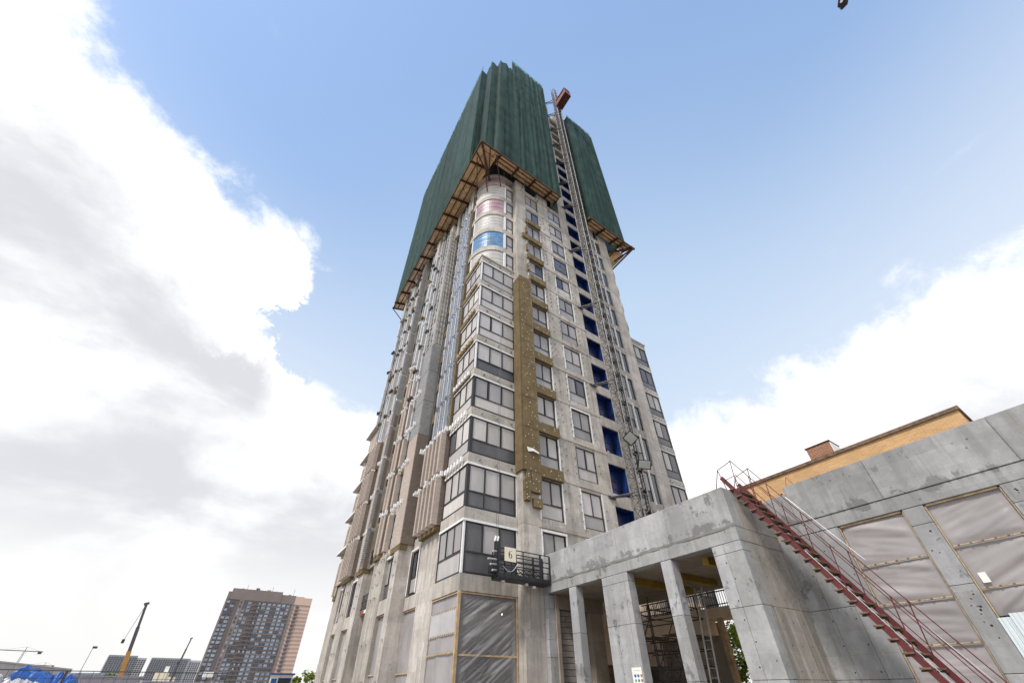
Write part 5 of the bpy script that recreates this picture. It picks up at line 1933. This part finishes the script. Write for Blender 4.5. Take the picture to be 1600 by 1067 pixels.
colsx = [(-24.3, 2.6, 'bld_sky'), (-20.6, 2.6, 'bld_sky'), (-14.6, 1.3, 'bld_win'), (-11.4, 2.8, 'bld_sky'), (-8.0, 2.6, 'bld_sky'), (-3.6, 1.2, 'bld_win'), (-0.6, 1.2, 'bld_win'),
         (3.0, 2.8, 'bld_sky'), (7.2, 2.6, 'bld_sky'), (11.0, 2.4, 'bld_win'), (14.8, 2.6, 'bld_sky'), (18.6, 2.6, 'bld_sky'), (22.2, 2.2, 'bld_sky')]
for i in range(22):
    z = 2.2 + i * 2.92
    LB(ap, 'floor_band', -12.3, 24.8, -0.22, -0.004, z + 1.95, z + 2.6, 'bld_mid' if i % 3 else 'bld_brown')
    for (xx, w, mt) in colsx:
        if rnd.random() < 0.25:
            mt = 'bld_win' if mt == 'bld_sky' else 'bld_sky'
        dz = 0.25 if xx in (-14.6,) else 0.0
        LB(ap, 'window', xx - w / 2, xx + w / 2, -0.32 if w > 2 else -0.6, -0.225 if w > 2 else -0.5, z + dz, z + 1.75 + dz, mt)
    # recessed balconies
    LB(ap, 'balcony', -5.6, 0.9, -0.75, -0.61, z - 0.5, z + 0.4, 'bld_brown')
    LB(ap, 'flank_band', 26.503, 40.5, -0.2 + 0.002 * (i % 2), 20, z - 0.9, z + 0.56, 'bld_pink')
    LB(ap, 'flank_band', 26.503, 40.5, -0.25 + 0.05, 20.1, z + 0.562, z + 2.018, 'bld_tan')
    LB(ap, 'flank_balcony', 28.4, 31.0, -1.1, -0.203, z - 0.2, z + 1.3, 'bld_win')
LB(ap, 'attic', 26.503, 33.5, -0.1, 20, 65.9, 72.6, 'bld_pink')
LB(ap, 'attic', 33.503, 40.5, -0.1, 20, 65.9, 71.9, 'bld_pink')


def far_block(azc, D, wd, ht, label, nx, nz, split, step):
    x, y = polar(azc, D)
    b = thing('grey_apartment_block', (x, y, 0), label, 'building', 'grey blocks on the horizon')
    b.rotation_euler = (0, 0, R(-azc + 4))
    LB(b, 'wall', -wd / 2, split, 0, 30, 0, ht, 'bld_grey')
    LB(b, 'wall', split + 0.01, wd / 2, 1, 30, 0, ht - step, 'bld_pale')
    mb = MB()
    for i in range(nx):
        for k in range(nz):
            u = -wd / 2 + wd * (i + 0.5) / nx
            z = ht * (k + 0.5) / (nz + 0.8)
            if u > split and z > ht - step - 3:
                continue
            w = wd / nx
            f = 0 if u < split - w / 2 else 1
            mb.box(u - w * 0.32, u + w * 0.32, f - 0.3, f - 0.05, z - 1.0, z + 1.1)
    stuff(link('windows', mb.mesh('windows', 'bld_win'), None))
    o = bpy.data.objects['windows'] if False else [q for q in bpy.data.objects if q.name.startswith('windows') and q.parent is None][-1]
    o.parent = b
    return b


far_block(-5.95, 1150, 58, 62, 'grey slab block behind the orange crane boom', 15, 19, 14, 3)
far_block(-2.1, 1150, 82, 60, 'wide grey slab block left of the dark brown tower', 22, 19, 22, 2.5)
far_block(12.2, 700, 26, 35, 'low grey block just left of the unfinished tower', 8, 11, 2, 6)
x, y = polar(-8.0, 420)
lo = thing('low_blue_building', (x, y, 0), 'low slate-blue building far left beyond the hoarding', 'building')
LB(lo, 'wall', -10, 14, 0, 12, 0, 13.5, 'bld_sky')
mb = MB()
for i in range(12):
    mb.box(-9.5 + i * 2, -8.6 + i * 2, -0.2, -0.02, 9, 12.6)
o = link('windows', mb.mesh('windows', 'bld_win'))
o.parent = lo
stuff(o)
x, y = polar(-2.5, 320)
lo = thing('cream_plant_building', (x, y, 0), 'small cream plant building in front of the wide grey block', 'building')
LB(lo, 'wall', -5.0, 1.0, 0, 8, 0, 11.4, 'cream')
LB(lo, 'wall', 1.01, 4.6, 0.2, 8, 0, 9.4, 'cream')
LB(lo, 'stack', -1.6, 0.2, 2, 4, 11.403, 14.2, 'white')
LB(lo, 'pilaster', -3.2, -2.9, -0.2, -0.01, 0, 11.3, 'bld_tan')
LB(lo, 'pilaster', 0.4, 0.7, -0.2, -0.01, 0, 11.3, 'bld_tan')


# ------------------------------------------------------------------ cranes and poles
M['crane_orange'] = plain('crane_orange', (0.45, 0.22, 0.05), 0.5, var=0.1)
M['crane_dark'] = plain('crane_boom_dark', (0.075, 0.07, 0.075), 0.5, var=0.15)


def mobile_crane(az0, el0, az1, el1, D, label, split, w, col):
    x0, y0 = polar(az0, D)
    x1, y1 = polar(az1, D)
    a, b = Vector((x0, y0, 1.6 + el0 * D)), Vector((x1, y1, 1.6 + el1 * D))
    d = (b - a)
    root = a - d * ((a.z - 2.6) / d.z)
    c = thing('mobile_crane', (root.x, root.y, 0), label, 'crane', 'mobile crane booms on the left')
    pts = [(root, a.lerp(b, split), w * 1.25, col), (a.lerp(b, split - 0.01), a.lerp(b, 0.66), w, 'crane_dark'), (a.lerp(b, 0.65), b, w * 0.72, 'crane_dark')]
    for p, q, ww, mt in pts:
        mb = MB()
        mb.bar(p, q, ww, ww * 1.2)
        build(mb, 'boom_section', mt, c)
    mb = MB()
    mb.bar(b - Vector((ww * 1.1, 0, 0.2)), b + Vector((ww * 1.1, 0, 0.2)), ww * 1.2)
    build(mb, 'boom_head', 'crane_dark', c)
    mb = MB()
    mb.tube(b, b + Vector((-0.9, 0, -8.0)), 0.05, 5)
    build(mb, 'hoist_rope', 'steel', c)
    hk = b + Vector((-0.95, 0, -8.9))
    mb = MB()
    mb.cbox(hk.x - 0.28, hk.x + 0.28, hk.y - 0.2, hk.y + 0.2, hk.z, hk.z + 0.9, 0.08)
    build(mb, 'hook_block', 'black', c)
    B(c, 'carrier', root.x - 5, root.x + 5, root.y - 1.2, root.y + 1.2, 0.8, 1.5, col, 0.05)
    B(c, 'turntable', root.x - 1.6, root.x + 1.2, root.y - 1.1, root.y + 1.1, 1.503, 2.9, col, 0.08)
    for wx in (-4, -2.6, 1.8, 3.2, 4.5):
        for s in (-1.25, 1.0):
            mb = MB()
            mb.tube((root.x + wx, root.y + s, 0.55), (root.x + wx, root.y + s + 0.25, 0.55), 0.55, 16)
            build(mb, 'wheel', 'black', c)
    return c


mobile_crane(-5.88, 0.024, -6.58, 0.128, 150, 'tall telescopic crane boom, orange below and dark above', 0.33, 0.62, 'crane_orange')
mobile_crane(-1.87, 0.034, -1.68, 0.0806, 230, 'thin dark crane boom in front of the wide grey block', 0.2, 0.5, 'crane_dark')


def tower_crane(azd, D, ht, jib, label, back):
    x, y = polar(azd, D)
    c = thing('tower_crane', (x, y, 0), label, 'crane', 'tower cranes on the horizon')
    mb = MB()
    for sx in (-0.8, 0.8):
        for sy in (-0.8, 0.8):
            mb.box(x + sx - 0.12, x + sx + 0.12, y + sy - 0.12, y + sy + 0.12, 0, ht)
    for i in range(int(ht / 2)):
        z = i * 2
        mb.bar((x - 0.8, y - 0.8, z), (x + 0.8, y - 0.8, z + 2), 0.14)
    build(mb, 'mast', 'steel', c)
    mb = MB()
    mb.bar((x - jib, y, ht + 1.5), (x + back, y, ht + 0.5), 0.5, 1.0)
    build(mb, 'jib', 'steel', c)
    mb = MB()
    mb.bar((x, y, ht), (x, y, ht + 6), 0.6)
    mb.bar((x, y, ht + 6), (x - jib * 0.6, y, ht + 1.5), 0.16)
    mb.bar((x, y, ht + 6), (x + back * 0.8, y, ht + 1), 0.16)
    build(mb, 'tie_frame', 'steel', c)
    mb = MB()
    mb.box(x + back * 0.75, x + back * 0.95, y - 1, y + 1, ht - 2.5, ht + 0.4)
    build(mb, 'counterweight', 'steel', c)
    B(c, 'cab', x + 0.9, x + 2.6, y - 1.4, y - 0.2, ht - 2.2, ht - 0.1, 'white')


tower_crane(-13.0, 1000, 54, 38, 'tiny tower crane on the horizon, far left', 20)
tower_crane(-11.3, 1400, 52, 40, 'tiny tower crane above the blue tarpaulin', 16)
for a, D, hh, lab in ((-8.8, 150, 10.6, 'slender lamp post with small head beyond the hoarding'), (0.95, 70, 3.4, 'short pole with a white floodlight before the brown tower')):
    x, y = polar(a, D)
    lp = thing('lamp_post', (x, y, 0), lab, 'lamp post')
    mb = MB()
    mb.tube((x, y, 0), (x, y, hh), 0.07 if D > 100 else 0.05, 8, 0.05)
    build(mb, 'pole', 'steel', lp)
    mb = MB()
    if D > 100:
        mb.cbox(x - 0.1, x + 0.75, y - 0.3, y + 0.3, hh, hh + 0.45, 0.06)
    else:
        mb.cbox(x - 0.55, x + 0.55, y - 0.15, y + 0.15, hh - 0.1, hh + 0.45, 0.04)
    build(mb, 'lamp_head', 'steel' if D > 100 else 'white', lp)

# ------------------------------------------------------------------ left edge of the site
M['hoard'] = plain('lilac_grey_hoarding', (0.44, 0.44, 0.51), 0.55, 0.0, var=0.08)
M['hoard2'] = plain('grey_hoarding', (0.45, 0.43, 0.42), 0.6, var=0.08)
M['tarp'] = plain('blue_tarpaulin', (0.015, 0.085, 0.33), 0.42, var=0.25, scale=1.2)
M['wrap'] = film('stretch_wrap', (0.50, 0.51, 0.52), 0.28, 0.3, 0.6, 1.5)
M['wood_pale'] = M['wood']


def hoarding(a0, D0, a1, D1, h0, h1, label, mt, n):
    p0, p1 = Vector((*polar(a0, D0), 0)), Vector((*polar(a1, D1), 0))
    h = thing('hoarding', p0, label, 'fence', 'site hoardings at the left edge')
    for i in range(n):
        a, b = p0.lerp(p1, i / n), p0.lerp(p1, (i + 0.985) / n)
        z = h0 + (h1 - h0) * i / n
        d = (b - a).normalized()
        nr = Vector((d.y, -d.x, 0)) * 0.03
        mb = MB()
        mb.v = [tuple(a), tuple(b), tuple(b - nr), tuple(a - nr)]
        mb.v += [(q[0], q[1], z) for q in mb.v[:4]]
        mb.f = [(0, 3, 2, 1), (4, 5, 6, 7), (0, 1, 5, 4), (1, 2, 6, 5), (2, 3, 7, 6), (3, 0, 4, 7)]
        build(mb, 'panel', mt, h)
        mb = MB()
        mb.tube(tuple(b - nr * 2.6), (b.x - nr.x * 2.6, b.y - nr.y * 2.6, z - 0.05), 0.035, 8)
        build(mb, 'post', 'steel', h)
    mb = MB()
    mb.bar((p0.x, p0.y, h0 + 0.03), (p1.x, p1.y, h1 + 0.03), 0.1, 0.05)
    build(mb, 'cap_rail', mt, h)


hoarding(-9.6, 27, -4.2, 30, 2.24, 2.28, 'lilac grey hoarding running right from the blue tarpaulin', 'hoard', 5)
hoarding(-4.1, 30.2, 7.4, 33, 2.12, 2.02, 'lower lilac grey hoarding in front of the brown tower', 'hoard', 9)
hoarding(-15.5, 29, -9.4, 29.5, 2.78, 2.52, 'taller plain grey hoarding at the left edge', 'hoard2', 5)


def lump(name, mat, cx, cy, w, d, h, seed, label, cat, rough=0.12, flat=1.0):
    """covered heap: draped cloth over stacked goods, with creases"""
    mb = MB()
    nx, ny = 40, 26
    for j in range(ny + 1):
        for i in range(nx + 1):
            u, v = i / nx * 2 - 1, j / ny * 2 - 1
            e = max(0.0, 1 - max(abs(u), abs(v)) ** 6) ** 0.35
            q = Vector((u * w * 0.9 + seed, v * d * 0.9, seed))
            hh = h * (0.90 + 0.05 * flat * mnoise.noise(q * 0.8) - 0.07 * (u + 1)) * e
            hh += rough * abs(mnoise.noise(q * 2.2)) * e + rough * 0.5 * abs(mnoise.noise(q * 5)) * e
            mb.v.append((cx + u * w / 2, cy + v * d / 2, max(0.01, hh)))
    for j in range(ny):
        for i in range(nx):
            a = j * (nx + 1) + i
            mb.f.append((a, a + 1, a + nx + 2, a + nx + 1))
    return tag(build(mb, name, mat, smooth=False, base=(cx, cy, 0)), label, cat)


x, y = polar(-11.3, 24.0)
lump('tarpaulin_heap', 'tarp', x, y, 1.55, 1.2, 2.75, 2.2, 'bright blue tarpaulin draped over stacked goods behind the mesh fence', 'tarpaulin', 0.10)
x, y = polar(-9.5, 23.6)
lump('tarpaulin_heap', 'tarp', x, y, 0.95, 1.1, 2.50, 5.1, 'crumpled end of blue tarpaulin hanging beside the grey hoarding', 'tarpaulin', 0.28)
x, y = polar(-13.9, 21.5)
lump('wrapped_pallet', 'wrap', x + 0.2, y, 2.3, 1.3, 2.25, 8.4, 'silver plastic wrapped pallet load at the left edge of the frame', 'pallet', 0.30)
x, y = polar(-11.0, 21.0)
lump('wrapped_pallet', 'wrap', x, y, 0.9, 1.2, 2.0, 3.4, 'smaller plastic wrapped pallet load below the blue tarpaulin', 'pallet', 0.3)


def mesh_panel(a0, a1, D, label):
    p0, p1 = Vector((*polar(a0, D), 0)), Vector((*polar(a1, D), 0))
    t = thing('mesh_fence_panel', p0, label, 'fence', 'wire mesh fence panels')
    H_ = 2.03
    mb = MB()
    n = 14
    for i in range(1, n):
        q = p0.lerp(p1, i / n)
        mb.tube(q, (q.x, q.y, H_), 0.004, 4)
    for j in range(1, 16):
        z = 0.1 + j * 0.128
        mb.tube((p0.x, p0.y, z), (p1.x, p1.y, z), 0.004, 4)
    stuff(build(mb, 'wire_mesh', 'steel', t))
    for q in (p0, p1):
        mb = MB()
        mb.tube(q, (q.x, q.y, H_), 0.012, 8)
        build(mb, 'upright', 'steel', t)
    mb = MB()
    mb.tube((p0.x, p0.y, H_), (p1.x, p1.y, H_), 0.004, 8)
    build(mb, 'top_tube', 'steel', t)


for i, (a0, a1, lab) in enumerate(((-22, -9.7, 'wire mesh fence panel before the blue tarpaulin'), (-9.6, 2.6, 'wire mesh fence panel before the lilac hoarding'))):
    mesh_panel(a0, a1, 14.0, lab)

# kiosk
x, y = polar(7.75, 60)
ks = thing('site_kiosk', (x, y, 0), 'small white kiosk with blue trim and a dark window', 'kiosk')
ks.rotation_euler = (0, 0, R(-7))
LB(ks, 'wall', -1.15, 1.15, 0, 2, 0, 3.35, 'white')
LB(ks, 'roof', -1.3, 1.3, -0.2, 2.1, 3.353, 3.5, 'blue_light')
w = LB(ks, 'window', -0.25, 0.95, -0.06, -0.005, 1.75, 3.0, 'black')
LB(ks, 'door', -1.0, -0.45, -0.05, -0.004, 0.2, 3.0, 'blue_light')
mb = MB()
for a in ((-0.3, 1.0, 1.68, 1.75), (-0.3, 1.0, 3.0, 3.07), (-0.32, -0.25, 1.68, 3.07), (0.95, 1.02, 1.68, 3.07)):
    mb.box(a[0], a[1], -0.09, -0.061, a[2], a[3])
o = link('window_trim', mb.mesh('window_trim', 'blue_light'))
o.parent = ks

# end of a crane jib crossing the top edge of the picture
jb = thing('crane_jib', (0, 0, 0), 'dark tip of a crane jib poking in at the top edge', 'crane')
jb.location = (39.7, -15.1, 0)
mb = MB()
a, b = Vector((39.75, -15.08, 69.4)), Vector((30.0, -22.5, 73.0))
d = (b - a).normalized()
for s in (-0.45, 0.45):
    mb.bar(a + Vector((s * 0.6, -s * 0.8, 0)), b + Vector((s * 0.6, -s * 0.8, 0)), 0.16)
mb.bar(a + Vector((0, 0, 0.8)) + d, b + Vector((0, 0, 0.8)), 0.16)
n = 10
for i in range(n):
    p, q = a.lerp(b, i / n), a.lerp(b, (i + 1) / n)
    mb.bar(p + Vector((0.27, -0.36, 0)), q + Vector((-0.27, 0.36, 0)), 0.12)
    mb.bar(p + Vector((0.27, -0.36, 0)), p + Vector((-0.27, 0.36, 0)), 0.12)
    mb.bar(p + Vector((0.27, -0.36, 0)), q + Vector((0, 0, 0.8)), 0.1)
build(mb, 'jib_lattice', 'rust', jb)
mb = MB()
for sx in (-0.8, 0.8):
    for sy in (-0.8, 0.8):
        mb.box(30 + sx - 0.1, 30 + sx + 0.1, -22.5 + sy - 0.1, -22.5 + sy + 0.1, 0, 74)
for i in range(36):
    mb.bar((29.2, -23.3, i * 2.0), (30.8, -23.3, i * 2.0 + 2), 0.12)
    mb.bar((29.2, -21.7, i * 2.0 + 2), (30.8, -21.7, i * 2.0), 0.12)
build(mb, 'crane_mast', 'rust', jb)
mb = MB()
mb.cbox(39.3, 40.1, -15.5, -14.8, 69.25, 69.75, 0.05)
build(mb, 'tip_sheave', 'black', jb)
